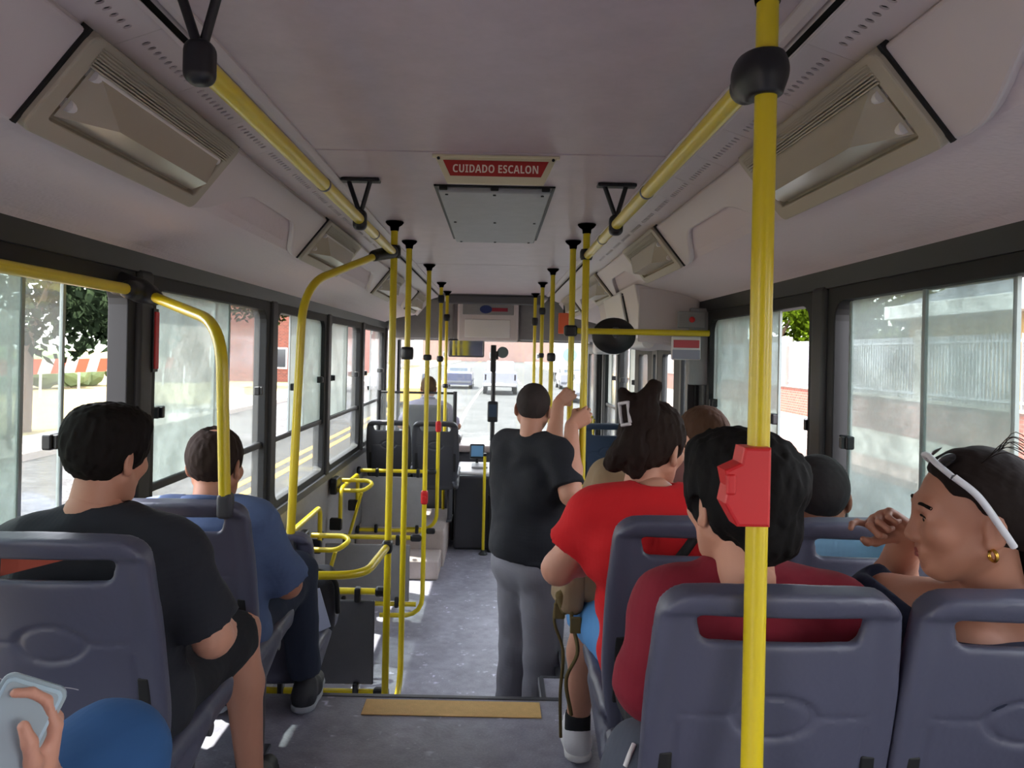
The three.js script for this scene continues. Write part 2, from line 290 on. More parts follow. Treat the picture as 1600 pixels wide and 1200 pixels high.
// ceiling lamps, switched off: ribbed tray with a clear wedge lens
function lamp(s, z, label) {
  const t = thing('ceiling_lamp', label, 'lamp', [s * 0.742, 1.833, z]);
  t.rotation.z = -s * Math.atan2(0.14, 0.112);
  const L = LIGHT_LEN, w = 0.2;
  const ring = extrude(rrect(w, L, 0.02), 0.02, 0.004, [rrect(w - 0.055, L - 0.07, 0.012).reverse()]); ring.rotateX(Math.PI / 2); ring.translate(0, 0.0, 0);
  part(t, 'housing', ring, M.ribbed);
  const ribs = []; for (let i = 0; i < 7; i++) ribs.push(rspan(0.0015, -s * 0.052 - s * i * 0.006 - 0.002, -s * 0.052 - s * i * 0.006 + 0.002, -0.028, -0.02, -L / 2 + 0.03, L / 2 - 0.03));
  each(t, 'rib', ribs, M.ribbed);
  part(t, 'tray', [span(-w / 2 + 0.02, w / 2 - 0.02, 0.0, 0.006, -L / 2 + 0.03, L / 2 - 0.03)], M.lampTray);
  const tubes = [rod([-0.03, -0.018, -L / 2 + 0.06], [-0.03, -0.018, L / 2 - 0.06], 0.012), rod([0.04, -0.018, -L / 2 + 0.06], [0.04, -0.018, L / 2 - 0.06], 0.012)];
  each(t, 'tube', tubes, M.white);
  // hipped lens: ridge shorter than its foot
  const a = w / 2 - 0.04, b = L / 2 - 0.055, h = -0.075, rx = s * 0.015, q = b - 0.09, y0 = -0.016;
  const vs = [[-a, y0, -b], [a, y0, -b], [a, y0, b], [-a, y0, b], [rx, h, -q], [rx, h, q]], f = [[0, 1, 4], [1, 2, 5], [1, 5, 4], [2, 3, 5], [3, 0, 4], [3, 4, 5]], pos = [];
  for (const tri of f) for (const i of tri) pos.push(...vs[i]);
  const lg = new THREE.BufferGeometry(); lg.setAttribute('position', new THREE.Float32BufferAttribute(pos, 3)); lg.computeVertexNormals();
  part(t, 'lens', lg, M.lens);
  each(t, 'seal', [span(-w / 2 - 0.004, w / 2 + 0.004, -0.012, 0.004, -L / 2 - 0.012, -L / 2 - 0.002), span(-w / 2 - 0.004, w / 2 + 0.004, -0.012, 0.004, L / 2 + 0.002, L / 2 + 0.012)], M.rubber);
  return t;
}
const lampWords = { '-1': ['large hipped ceiling lamp above the man in black', 'second lamp along the left cove', 'third lamp along the left cove', 'fourth, farthest lamp along the left cove'],
  1: ['large hipped ceiling lamp behind the nearest yellow pole', 'second lamp along the right cove', 'third lamp along the right cove', 'fourth, farthest lamp along the right cove'] };
for (const s of [-1, 1]) for (let k = 1; k < 5; k++) lamp(s, LIGHT_Z[k], lampWords[s][k - 1]).userData.group = 'lamps along the coves';

// roof hatch and hanging step warning sign
{ const t = thing('roof_hatch', 'pale rectangular hatch cover on the ceiling behind the sign', 'hatch', [0.012, CEIL, -3.44]);
  part(t, 'cover', muv(rb(0.42, 0.022, 1.27, 0.008, 0, -0.014, 0), 0.8), std('hatch grey', 0xa3a4a6, 0.5, { map: speck }));
  part(t, 'rim', [span(-0.225, 0.225, -0.006, 0.002, -0.65, -0.64), span(-0.225, 0.225, -0.006, 0.002, 0.64, 0.65), span(-0.225, -0.215, -0.006, 0.002, -0.65, 0.65), span(0.215, 0.225, -0.006, 0.002, -0.65, 0.65)], M.frame);
  const sc = []; for (const x of [-0.18, 0, 0.18]) for (const z of [-0.6, 0, 0.6]) sc.push(new THREE.CylinderGeometry(0.006, 0.006, 0.004, 8).translate(x, -0.027, z)); each(t, 'screw', sc, M.frame);
  each(t, 'hinge', [-0.19, 0, 0.19].map((x) => rb(0.03, 0.014, 0.02, 0.004, x, -0.012, 0.645)), M.rubber); }
function canvasTex(w, h, draw) { const c = document.createElement('canvas'); c.width = w; c.height = h; const g = c.getContext('2d'); draw(g, w, h); const t = new THREE.CanvasTexture(c); t.colorSpace = THREE.SRGBColorSpace; t.magFilter = THREE.LinearFilter; return t; }
{ const t = thing('step_warning_sign', 'trapezoid red sign reading CUIDADO ESCALON hanging from the ceiling', 'sign', [0.017, CEIL, -2.37]);
  const o = [[-0.192, 0.0], [-0.15, -0.088], [0.15, -0.088], [0.192, 0.0]];
  part(t, 'plate', extrude(o, 0.008, 0.002).translate(0, 0, -0.008), M.signCream);
  const g = extrude([[-0.166, -0.017], [-0.142, -0.066], [0.142, -0.066], [0.166, -0.017]], 0.001); const p = g.attributes.position, uv = [];
  for (let i = 0; i < p.count; i++) uv.push((p.getX(i) + 0.166) / 0.332, (p.getY(i) + 0.066) / 0.049); g.setAttribute('uv', new THREE.Float32BufferAttribute(uv, 2)); g.translate(0, 0, 0.0025);
  part(t, 'lettering_panel', g, std('sign print', 0xffffff, 0.5, { map: canvasTex(1024, 152, (c, w, h) => { c.fillStyle = '#a5251f'; c.fillRect(0, 0, w, h); c.fillStyle = '#e9d9c9'; c.font = 'bold 108px sans-serif'; c.textAlign = 'center'; c.textBaseline = 'middle'; c.fillText('CUIDADO ESCALON', w / 2, h * 0.53, 840); }) }));
  part(t, 'bracket', [rspan(0.002, -0.2, 0.2, -0.008, 0, -0.012, 0.006)], M.signCream); 
  each(t, 'screw', [-0.18, 0.18].map((x) => new THREE.CylinderGeometry(0.005, 0.005, 0.003, 8).rotateX(Math.PI / 2).translate(x, -0.012, 0.004)), M.rubber); }

// ================================================================ FRONT OF THE BUS
struct('wall_front', 'front wall of the bus around the windshield', [
  muv(span(-WX - 0.07, WX + 0.07, LOW - 0.25, 0.28, FRONT, FRONT - 0.06), 0.8), muv(span(-WX - 0.07, WX + 0.07, 1.55, 2.1, FRONT, FRONT - 0.06), 0.8),
  span(-WX - 0.07, -WX + 0.05, 0.28, 1.55, FRONT, FRONT - 0.06), span(WX - 0.05, WX + 0.07, 0.28, 1.55, FRONT, FRONT - 0.06)], M.grey, 'wall');
{ const w = struct('window_front', 'wide windshield at the front of the bus', null, null, 'windshield');
  part(w, 'pane', span(-WX + 0.05, WX - 0.05, 0.28, 1.55, FRONT - 0.02, FRONT - 0.021), M.windshield);
  part(w, 'seal', [span(-WX + 0.03, WX - 0.03, 0.26, 0.30, FRONT + 0.0, FRONT - 0.03), span(-WX + 0.03, WX - 0.03, 1.53, 1.57, FRONT + 0.0, FRONT - 0.03), span(-WX + 0.03, -WX + 0.07, 0.28, 1.55, FRONT, FRONT - 0.03), span(WX - 0.07, WX - 0.03, 0.28, 1.55, FRONT, FRONT - 0.03)], M.rubber); }
{ const t = thing('front_header', 'grey destination box with sticker above the windshield', 'header panel', [0, 0, -8.0]);
  const sh = extrude([[-1.12, 0.52], [-1.12, 0.06], [1.12, 0.06], [1.12, 0.52]], 0.04, 0.004); sh.translate(0, 1.45, -0.9); part(t, 'back_board', sh, M.grey);
  part(t, 'dark_band', [rspan(0.02, -0.5, 0.5, 1.885, 1.985, -0.02, 0.02)], M.darkPanel);
  part(t, 'side_fascia', [rspan(0.02, -1.15, -0.45, 1.52, 1.98, -0.62, -0.5), rspan(0.02, 0.3, 1.15, 1.52, 1.98, -0.62, -0.5)], M.grey);
  part(t, 'top_shelf', rspan(0.02, -0.57, 0.57, 1.94, 1.985, -0.02, -0.86), M.cove);
  part(t, 'box', [rspan(0.03, -0.4, 0.27, 1.5, 1.93, -0.3, -0.75)], M.cove);
  const rim = rb(0.56, 0.12, 0.02, 0.02, -0.065, 1.85, -0.296); part(t, 'display_recess', rim, M.grey);
  part(t, 'door_panel', [rb(0.5, 0.2, 0.02, 0.03, -0.07, 1.64, -0.295)], M.white);
  part(t, 'round_emblem', new THREE.CylinderGeometry(0.062, 0.062, 0.006, 24).rotateX(Math.PI / 2).scale(1.1, 0.72, 1).translate(-0.09, 1.85, -0.283), std('blue sticker', 0x1c2c66, 0.5));
  part(t, 'red_bar', rb(0.18, 0.04, 0.006, 0.002, 0.06, 1.848, -0.284), std('red sticker', 0x8c1f34, 0.5)); }
{ const t = thing('dashboard', 'dark dashboard with pale top below the windshield', 'dashboard', [0, LOW, -8.75]);
  part(t, 'console', [rspan(0.05, -1.15, 0.35, 0, 0.78, -0.4, 0.05)], M.darkPanel);
  part(t, 'top_pad', [rspan(0.03, -1.17, 1.15, 0.78, 0.86, -0.42, 0.12)], M.paleBox);
  part(t, 'driver_hood', [rspan(0.05, -0.95, -0.35, 0.86, 0.98, -0.25, 0.05)], M.black);
  const sw = new THREE.TorusGeometry(0.22, 0.016, 10, 32).rotateX(-0.9).translate(-0.66, 1.0, 0.22); part(t, 'steering_wheel', [sw, rod([-0.66, 1.0, 0.22], [-0.66, 0.85, 0.02], 0.03), rod([-0.87, 1.0, 0.22], [-0.45, 1.0, 0.22], 0.012)], M.black); }
{ const t = thing('fare_console', 'dark cabinet with pale top beside the driver', 'cabinet', [-0.08, LOW, -7.55]);
  part(t, 'cabinet', [rspan(0.03, -0.27, 0.22, 0, 0.72, -0.45, 0.2)], M.seatDark);
  part(t, 'tray_top', [rb(0.36, 0.05, 0.36, 0.02, -0.07, 0.745, -0.08, 0.15)], M.white);
  part(t, 'ticket_pad', [rb(0.16, 0.02, 0.14, 0.006, -0.03, 0.785, -0.05, 0.15)], M.grey);
  const mon = part(t, 'monitor', [rb(0.15, 0.15, 0.04, 0.012, -0.06, 0.92, -0.12, -0.25), rod([-0.06, 0.76, -0.14], [-0.06, 0.86, -0.14], 0.015)], M.black); part(mon, 'screen', rb(0.12, 0.11, 0.004, 0.002, -0.06, 0.925, -0.098, -0.25), std('screen glass blue', 0x5d86a8, 0.2)); }
{ const t = thing('ticket_validator', 'black card reader box on a dark post before the windshield', 'card reader', [0.01, LOW, -7.3]);
  part(t, 'post', [rod([0, 0.55, 0], [0, 2.0, 0], 0.022), rod([0, 0, 0], [0, 0.55, 0], 0.03)], M.black); 
  part(t, 'reader', [rb(0.1, 0.2, 0.08, 0.015, 0, 1.36, 0.04)], M.black);
  part(t, 'reader_face', rb(0.075, 0.12, 0.006, 0.003, 0, 1.37, 0.081), M.seatBlue);
  part(t, 'top_unit', [rb(0.055, 0.26, 0.06, 0.012, -0.005, 1.87, 0.0), rb(0.03, 0.08, 0.03, 0.006, 0.03, 1.9, 0)], M.black);
  part(t, 'small_round_mirror', new THREE.CylinderGeometry(0.055, 0.055, 0.02, 20).rotateX(Math.PI / 2).translate(0.085, 1.93, 0), std('mirror glass', 0x9fb5b2, 0.12, { metalness: 1 })); }
{ const t = thing('driver_mirror', 'wide interior mirror at the top of the windshield', 'mirror', [-0.3, 1.42, -8.35]);
  part(t, 'shell', [rb(0.4, 0.2, 0.04, 0.03, 0, 0, -0.012, 0.1)], M.frame); part(t, 'glass', rb(0.37, 0.17, 0.006, 0.02, 0, 0, 0.012, 0.1), std('mirror silver', 0xcfd2da, 0.06, { metalness: 1 }));
  part(t, 'stalk', rod([0, 0.1, -0.02], [0, 0.28, -0.15], 0.012), M.black); }

// exit door on the right: two folding leaves, dark, with tall narrow panes; pale mechanism box above
function doorLeaf(parent, w, h, pane) {
  const leaf = new THREE.Group(); leaf.name = 'leaf'; parent.add(leaf);
  part(leaf, 'leaf_frame', extrude(rrect(w, h, 0.03, 0, h / 2), 0.03, 0.004, [rrect(pane, h * 0.44, 0.03, 0, h * 0.73).reverse(), rrect(pane, h * 0.34, 0.03, 0, h * 0.26).reverse()]), M.frame);
  part(leaf, 'pane', [bx(pane + 0.01, h * 0.44, 0.001, 0, h * 0.73, 0.015), bx(pane + 0.01, h * 0.34, 0.001, 0, h * 0.26, 0.015)], M.glass);
  part(leaf, 'handle', [rod([w * 0.38, h * 0.35, 0.05], [w * 0.38, h * 0.6, 0.05], 0.01), rod([w * 0.38, h * 0.36, 0.0], [w * 0.38, h * 0.36, 0.05], 0.008), rod([w * 0.38, h * 0.59, 0.0], [w * 0.38, h * 0.59, 0.05], 0.008)], M.yellow);
  return leaf;
}
{ const d = struct('door_1', 'dark folding exit door with narrow panes halfway down the right side', null, null, 'door');
  [[-4.45, 0.0], [-4.86, 0], [-5.27, 0], [-5.68, 0]].forEach(([z], i) => { const l = doorLeaf(d, 0.4, 2.02, 0.22); l.position.set(1.17, LOW + 0.02, z); l.rotation.y = -Math.PI / 2 + (i % 2 ? 0.12 : -0.12); });
  part(d, 'jamb', [span(1.15, 1.26, LOW, 1.62, -4.22, -4.26), span(1.15, 1.26, LOW, 1.62, -5.86, -5.9)], M.rubber);
  part(d, 'threshold', span(0.95, 1.26, LOW - 0.02, LOW + 0.004, -4.26, -5.86), M.steel); }
{ const t = thing('door_mechanism_box', 'pale box over the exit door with dark edged flap', 'box', [1.0, 1.5, -5.0]);
  part(t, 'casing', [extrude([[-0.2, 0.26], [-0.13, -0.04], [0.14, -0.08], [0.15, 0.26]], 1.5, 0.01).translate(0, 0, -0.7)], M.cove);
  part(t, 'flap', rb(0.3, 0.02, 0.7, 0.008, -0.185, 0.11, 0.05, 0, 0, Math.PI / 2 + 0.22), M.white);
  part(t, 'flap_gap', [rb(0.26, 0.012, 0.01, 0.003, -0.178, 0.11, 0.41, 0, 0, Math.PI / 2 + 0.22), rb(0.01, 0.012, 0.72, 0.003, -0.208, 0.245, 0.05)], M.rubber);
  part(t, 'rolled_edge', rod([-0.12, -0.05, 0.78], [-0.12, -0.05, -0.68], 0.035), M.white);
  part(t, 'end_panel', rb(0.33, 0.3, 0.02, 0.01, -0.02, 0.1, 0.805), M.cove); }
{ const t = thing('exit_notice', 'pale notice plate with red band beside the exit door', 'notice', [1.06, 1.42, -4.1]);
  part(t, 'plate', rb(0.16, 0.13, 0.02, 0.02), M.white); part(t, 'red_band', rb(0.14, 0.042, 0.004, 0.002, 0, 0.022, 0.011), std('red print', 0xb8434a, 0.5));
  part(t, 'grey_band', rb(0.15, 0.05, 0.004, 0.002, 0, -0.035, 0.0105), std('grey print', 0x8d8b9c, 0.5)); 
  part(t, 'post', rspan(0.01, 0.02, 0.13, -0.2, 0.22, -0.03, -0.012), M.grey); }
{ const t = thing('door_button', 'small red knob on the panel above the notice', 'knob', [1.09, 1.575, -4.1]); part(t, 'knob', lathe([[0, 0.014], [0.014, 0.012], [0.016, 0.004], [0.016, 0]], 16).rotateX(Math.PI / 2), M.red); part(t, 'base', rb(0.15, 0.09, 0.02, 0.006, 0, 0, -0.012), M.grey); }
{ const t = thing('convex_mirror', 'black oval convex mirror seen from behind at the exit door', 'mirror', [0.68, 1.48, -4.18]);
  part(t, 'shell', lathe([[0, 0.045], [0.05, 0.042], [0.09, 0.028], [0.117, 0.008], [0.122, 0], [0.118, -0.006], [0, -0.006]], 36).rotateX(Math.PI / 2).scale(1, 0.83, 1), M.black);
  part(t, 'bolt', new THREE.CylinderGeometry(0.012, 0.012, 0.02, 12).rotateX(Math.PI / 2).translate(0.0, 0.0, 0.05), M.steel);
  part(t, 'clamp', rb(0.03, 0.05, 0.04, 0.006, 0, 0.02, 0.06), M.steel); }
{ const d = struct('door_2', 'folded front entrance door at the right of the windshield', null, null, 'door');
  [[-8.35], [-8.78]].forEach(([z], i) => { const l = doorLeaf(d, 0.42, 2.02, 0.28); l.position.set(1.17, LOW + 0.02, z); l.rotation.y = -Math.PI / 2 + (i ? 0.1 : -0.1); });
  part(d, 'jamb', [span(1.15, 1.26, LOW, 1.62, -8.1, -8.14), span(1.15, 1.26, LOW, 1.62, -9.02, -9.15)], M.rubber); }
{ const t = thing('orange_plate', 'small bright orange plate high up right of the windshield', 'plate', [0.71, 1.685, -7.6]); part(t, 'plate', rb(0.12, 0.21, 0.02, 0.03), std('orange plastic', 0xe56a45, 0.5)); part(t, 'bracket', rod([0, 0.1, -0.02], [0, 0.3, -0.02], 0.01), M.frame); }
{ const t = thing('front_notice_box', 'pale box with red marks below the orange plate', 'box', [0.98, 1.5, -6.5]); part(t, 'casing', rb(0.22, 0.24, 0.2, 0.03), M.white); part(t, 'red_label', rb(0.1, 0.04, 0.004, 0.002, 0.02, 0.08, 0.101), M.red); part(t, 'arm', rod([0.05, 0.1, 0], [0.19, 0.25, 0], 0.02), M.white); }
// ================================================================ SMOOTH SHAPES: signed distance fields meshed with surface nets
function netMesh(F, min, cell, nx, ny, nz) {
  const pos = [], idx = [], vid = new Int32Array(nx * ny * nz).fill(-1), at = (i, j, k) => (k * ny + j) * nx + i;
  const dx = [0, 1, 0, 1, 0, 1, 0, 1], dy = [0, 0, 1, 1, 0, 0, 1, 1], dz = [0, 0, 0, 0, 1, 1, 1, 1];
  const E = [[0, 1], [2, 3], [4, 5], [6, 7], [0, 2], [1, 3], [4, 6], [5, 7], [0, 4], [1, 5], [2, 6], [3, 7]], v = new Float32Array(8);
  for (let k = 0; k < nz - 1; k++) for (let j = 0; j < ny - 1; j++) for (let i = 0; i < nx - 1; i++) {
    let neg = 0; for (let c = 0; c < 8; c++) { v[c] = F[at(i + dx[c], j + dy[c], k + dz[c])]; if (v[c] < 0) neg++; }
    if (neg === 0 || neg === 8) continue;
    let x = 0, y = 0, z = 0, n = 0;
    for (const [a, b] of E) if ((v[a] < 0) !== (v[b] < 0)) { const t = v[a] / (v[a] - v[b]); x += dx[a] + t * (dx[b] - dx[a]); y += dy[a] + t * (dy[b] - dy[a]); z += dz[a] + t * (dz[b] - dz[a]); n++; }
    vid[at(i, j, k)] = pos.length / 3; pos.push(min[0] + (i + x / n) * cell, min[1] + (j + y / n) * cell, min[2] + (k + z / n) * cell);
  }
  const quad = (a, b, c, d, flip) => { if (a < 0 || b < 0 || c < 0 || d < 0) return; if (flip) idx.push(a, c, b, a, d, c); else idx.push(a, b, c, a, c, d); };
  for (let k = 1; k < nz - 1; k++) for (let j = 1; j < ny - 1; j++) for (let i = 1; i < nx - 1; i++) {
    const s = F[at(i, j, k)] < 0;
    if (s !== (F[at(i + 1, j, k)] < 0)) quad(vid[at(i, j - 1, k - 1)], vid[at(i, j, k - 1)], vid[at(i, j, k)], vid[at(i, j - 1, k)], !s);
    if (s !== (F[at(i, j + 1, k)] < 0)) quad(vid[at(i - 1, j, k - 1)], vid[at(i - 1, j, k)], vid[at(i, j, k)], vid[at(i, j, k - 1)], !s);
    if (s !== (F[at(i, j, k + 1)] < 0)) quad(vid[at(i - 1, j - 1, k)], vid[at(i, j - 1, k)], vid[at(i, j, k)], vid[at(i - 1, j, k)], !s);
  }
  const g = new THREE.BufferGeometry(); g.setAttribute('position', new THREE.Float32BufferAttribute(pos, 3)); g.setIndex(idx); g.computeVertexNormals();
  const uv = new Float32Array(pos.length / 3 * 2); for (let i = 0; i < pos.length / 3; i++) { uv[i * 2] = pos[i * 3] + pos[i * 3 + 2] * 0.7; uv[i * 2 + 1] = pos[i * 3 + 1] + pos[i * 3 + 2] * 0.3; }
  g.setAttribute('uv', new THREE.BufferAttribute(uv, 2)); return g;
}
function fieldMesh(f, min, max, cell) {
  const n = [0, 1, 2].map((q) => Math.ceil((max[q] - min[q]) / cell) + 1), F = new Float32Array(n[0] * n[1] * n[2]); let o = 0;
  for (let k = 0; k < n[2]; k++) for (let j = 0; j < n[1]; j++) for (let i = 0; i < n[0]; i++) F[o++] = f(min[0] + i * cell, min[1] + j * cell, min[2] + k * cell);
  return netMesh(F, min, cell, ...n);
}
// primitives: tapered capsule, ellipsoid (turned by a quaternion), rounded box
function cap(a, b, ra, rb_ = ra, o = {}) { return { t: 'c', a, b, ra, rb: rb_, ...o }; }
function ell(c, r, rot, o = {}) { return { t: 'e', c, r, q: rot ? new THREE.Quaternion().setFromEuler(new THREE.Euler(...rot)).invert() : null, ...o }; }
function ball(c, r, o = {}) { return { t: 'c', a: c, b: c, ra: r, rb: r, ...o }; }
function pbox(c, h, r, rot, o = {}) { return { t: 'b', c, h, rr: r, q: rot ? new THREE.Quaternion().setFromEuler(new THREE.Euler(...rot)).invert() : null, ...o }; }
const tv = new THREE.Vector3();
function primBox(p) {
  if (p.t === 'c') return [[0, 1, 2].map((i) => Math.min(p.a[i] - p.ra, p.b[i] - p.rb)), [0, 1, 2].map((i) => Math.max(p.a[i] + p.ra, p.b[i] + p.rb))];
  const R = p.t === 'e' ? (p.q ? Math.max(...p.r) : 0) : Math.hypot(...p.h), h = p.t === 'e' && !p.q ? p.r : [R, R, R]; return [p.c.map((v, i) => v - h[i]), p.c.map((v, i) => v + h[i])];
}
function primDist(p, x, y, z) {
  if (p.t === 'c') {
    const bx_ = p.b[0] - p.a[0], by = p.b[1] - p.a[1], bz = p.b[2] - p.a[2], ax = x - p.a[0], ay = y - p.a[1], az = z - p.a[2], bb = bx_ * bx_ + by * by + bz * bz;
    let h = bb > 0 ? (ax * bx_ + ay * by + az * bz) / bb : 0; const hr = h; h = h < 0 ? 0 : h > 1 ? 1 : h;
    let d = Math.hypot(ax - bx_ * h, ay - by * h, az - bz * h) - (p.ra + (p.rb - p.ra) * h);
    if (p.flat) { const e = (hr - 1) * Math.sqrt(bb); if (e > d) d = e; }
    if (p.flatA) { const e = -hr * Math.sqrt(bb); if (e > d) d = e; }
    return d;
  }
  tv.set(x - p.c[0], y - p.c[1], z - p.c[2]); if (p.q) tv.applyQuaternion(p.q);
  if (p.t === 'e') { const k0 = Math.hypot(tv.x / p.r[0], tv.y / p.r[1], tv.z / p.r[2]), k1 = Math.hypot(tv.x / p.r[0] ** 2, tv.y / p.r[1] ** 2, tv.z / p.r[2] ** 2); return k1 > 1e-9 ? k0 * (k0 - 1) / k1 : -Math.min(...p.r); }
  const qx = Math.abs(tv.x) - p.h[0] + p.rr, qy = Math.abs(tv.y) - p.h[1] + p.rr, qz = Math.abs(tv.z) - p.h[2] + p.rr;
  return Math.hypot(Math.max(qx, 0), Math.max(qy, 0), Math.max(qz, 0)) + Math.min(Math.max(qx, qy, qz), 0) - p.rr;
}
// o: cell, k (blend), carve [prims], cuts [functions(x,y,z) kept where < 0], wrinkle {amp, f:[fx,fy,fz]}
function sdf(prims, o = {}) {
  const cell = o.cell || 0.011, k = o.k ?? 0.03, mg = Math.max(k * 0.6, 0) + 3 * cell + (o.wrinkle ? o.wrinkle.amp : 0), lo = [9, 9, 9].map((x) => x * 9), hi = lo.map((x) => -x);
  const boxes = prims.map(primBox); for (const [a, b] of boxes) for (let i = 0; i < 3; i++) { lo[i] = Math.min(lo[i], a[i]); hi[i] = Math.max(hi[i], b[i]); }
  const min = lo.map((v) => v - mg), n = [0, 1, 2].map((q) => Math.ceil((hi[q] + mg - min[q]) / cell) + 1), F = new Float32Array(n[0] * n[1] * n[2]).fill(1), at = (i, j, q) => (q * n[1] + j) * n[0] + i;
  const run = (p, box, fn) => { const s = [0, 1, 2].map((q) => Math.max(0, Math.floor((box[0][q] - mg - min[q]) / cell))), e = [0, 1, 2].map((q) => Math.min(n[q] - 1, Math.ceil((box[1][q] + mg - min[q]) / cell)));
    for (let q = s[2]; q <= e[2]; q++) for (let j = s[1]; j <= e[1]; j++) for (let i = s[0]; i <= e[0]; i++) { const ii = at(i, j, q); F[ii] = fn(F[ii], primDist(p, min[0] + i * cell, min[1] + j * cell, min[2] + q * cell)); } };
  prims.forEach((p, x) => { const kk = p.k ?? k; run(p, boxes[x], (a, b) => { const h = Math.max(kk - Math.abs(a - b), 0) / (kk || 1); return Math.min(a, b) - h * h * kk * 0.25; }); });
  for (const p of o.carve || []) { const kk = p.k ?? 0.008; run(p, primBox(p), (a, b) => { const c = -b, h = Math.max(kk - Math.abs(a - c), 0) / kk; return Math.max(a, c) + h * h * kk * 0.25; }); }
  if (o.cuts || o.wrinkle) { let ii = 0; const w = o.wrinkle;
    for (let q = 0; q < n[2]; q++) for (let j = 0; j < n[1]; j++) for (let i = 0; i < n[0]; i++, ii++) { let d = F[ii]; if (d > 0.08) continue; const x = min[0] + i * cell, y = min[1] + j * cell, z = min[2] + q * cell;
      if (w && d > -0.06) d += w.amp * (nz3(x * w.f[0] + 3.7, y * w.f[1] + (w.s || 0), z * w.f[2]) + 0.5 * nz3(x * w.f[0] * 2.1, y * w.f[1] * 2.1 + 5, z * w.f[2] * 2.1));
      if (o.cuts) for (const c of o.cuts) d = Math.max(d, c(x, y, z)); F[ii] = d; } }
  return netMesh(F, min, cell, ...n);
}
// ================================================================ SEATS
function seatBackField(x, y, z) { // upright shell, rear face towards +z, y from 0.30 to 1.0 before reclining
  const half = 0.186 + 0.032 * smooth(0.3, 0.62, y) - 0.012 * smooth(0.75, 1.0, y), top = 1.0 - 0.14 * x * x / 0.05 * 0.12;
  const r = 0.055, cy = (0.32 + top) / 2, hy = (top - 0.32) / 2;
  const qx = Math.abs(x) - half + r, qy = Math.abs(y - cy) - hy + r, outer = Math.hypot(Math.max(qx, 0), Math.max(qy, 0)) + Math.min(Math.max(qx, qy), 0) - r;
  const sy = y - 0.927 + 0.12 * x * x, sx = Math.abs(x) - 0.138 + 0.014 - 0.25 * sy, slot = Math.hypot(Math.max(sx, 0), Math.max(Math.abs(sy) - 0.024 + 0.014, 0)) + Math.min(Math.max(sx, Math.abs(sy) - 0.024 + 0.014), 0) - 0.014;
  const d2 = Math.max(outer, -slot);
  const curve = -0.55 * x * x + 0.02 * smooth(0.45, 0.9, y);          // wraps round the sitter
  const rim = smooth(-0.05, -0.012, outer), t = 0.011 + 0.008 * rim + 0.008 * smooth(0.945, 0.965, y + 0.1 * x * x);
  let w = Math.abs(z - curve) - t;
  if (z > curve) { // pressed emblem oval and groove lines on the rear face
    const ex = x / 0.068, ey = (y - 0.765) / 0.04, e = Math.abs(Math.hypot(ex, ey) - 1) * 0.045;
    w += 0.0045 * (1 - smooth(0.003, 0.009, e)) + (Math.hypot(ex, ey) < 1 ? 0.002 : 0);
    const ax = Math.abs(x); if (ax > 0.07 && ax < 0.16) w += 0.003 * (1 - smooth(0.002, 0.006, Math.abs(y - 0.765 + 0.55 * (ax - 0.07) ** 2)));
    if (y < 0.74 && ax < 0.19) w += 0.003 * (1 - smooth(0.002, 0.006, Math.abs(ax - 0.165 - 0.0 * y)));
  }
  const rr = 0.009, px = d2 + rr, pz = w + rr; return Math.hypot(Math.max(px, 0), Math.max(pz, 0)) + Math.min(Math.max(px, pz), 0) - rr;
}
const seatBackGeo = fieldMesh(seatBackField, [-0.25, 0.28, -0.09], [0.25, 1.03, 0.07], 0.0058);
seatBackGeo.translate(0, -0.36, 0).rotateX(0.17).translate(0, 0.36, 0.185);
const seatPanGeo = sdf([pbox([0, 0.42, -0.02], [0.205, 0.022, 0.21], 0.02, [0.1, 0, 0]), cap([-0.19, 0.46, 0.17], [-0.195, 0.475, -0.2], 0.026, 0.022), cap([0.19, 0.46, 0.17], [0.195, 0.475, -0.2], 0.026, 0.022), cap([-0.17, 0.44, -0.21], [0.17, 0.44, -0.21], 0.025), cap([-0.19, 0.36, 0.2], [-0.195, 0.45, -0.02], 0.03, 0.022), cap([0.19, 0.36, 0.2], [0.195, 0.45, -0.02], 0.03, 0.022)], { cell: 0.009, k: 0.03 });
const seatLegGeo = (x) => join([rod([x, 0, 0.05], [x, 0.4, 0.12], 0.02), rod([x, 0, -0.1], [x, 0.4, -0.12], 0.02), rb(0.05, 0.012, 0.3, 0.004, x, 0.006, -0.02)]);
const seatLegL = seatLegGeo(-0.13), seatLegR = seatLegGeo(0.13), seatBarA = rod([-0.19, 0.39, 0.12], [0.19, 0.39, 0.12], 0.018), seatBarB = rod([-0.19, 0.39, -0.12], [0.19, 0.39, -0.12], 0.018);
const seatInsert = (x) => rb(0.024, 0.18, 0.03, 0.004, x, 0.59, 0.2165, 0.17);
const insL = seatInsert(-0.178), insR = seatInsert(0.178);
function seat(label, x, y, z, o = {}) {
  const t = thing('bus_seat', label, 'seat', [x, y, z], 0, o.group), m = o.mat || M.seat;
  part(t, 'backrest', seatBackGeo, m); part(t, 'seat_pan', seatPanGeo, m); part(t, 'leg', seatLegL, M.steel); part(t, 'leg', seatLegR, M.steel); part(t, 'crossbar', seatBarA, M.steel); part(t, 'crossbar', seatBarB, M.steel);
  part(t, 'bracket_slot', insL, M.rubber); part(t, 'bracket_slot', insR, M.rubber);
  if (o.sy) t.scale.y = o.sy; if (o.sx) t.scale.x = o.sx; return t;
}
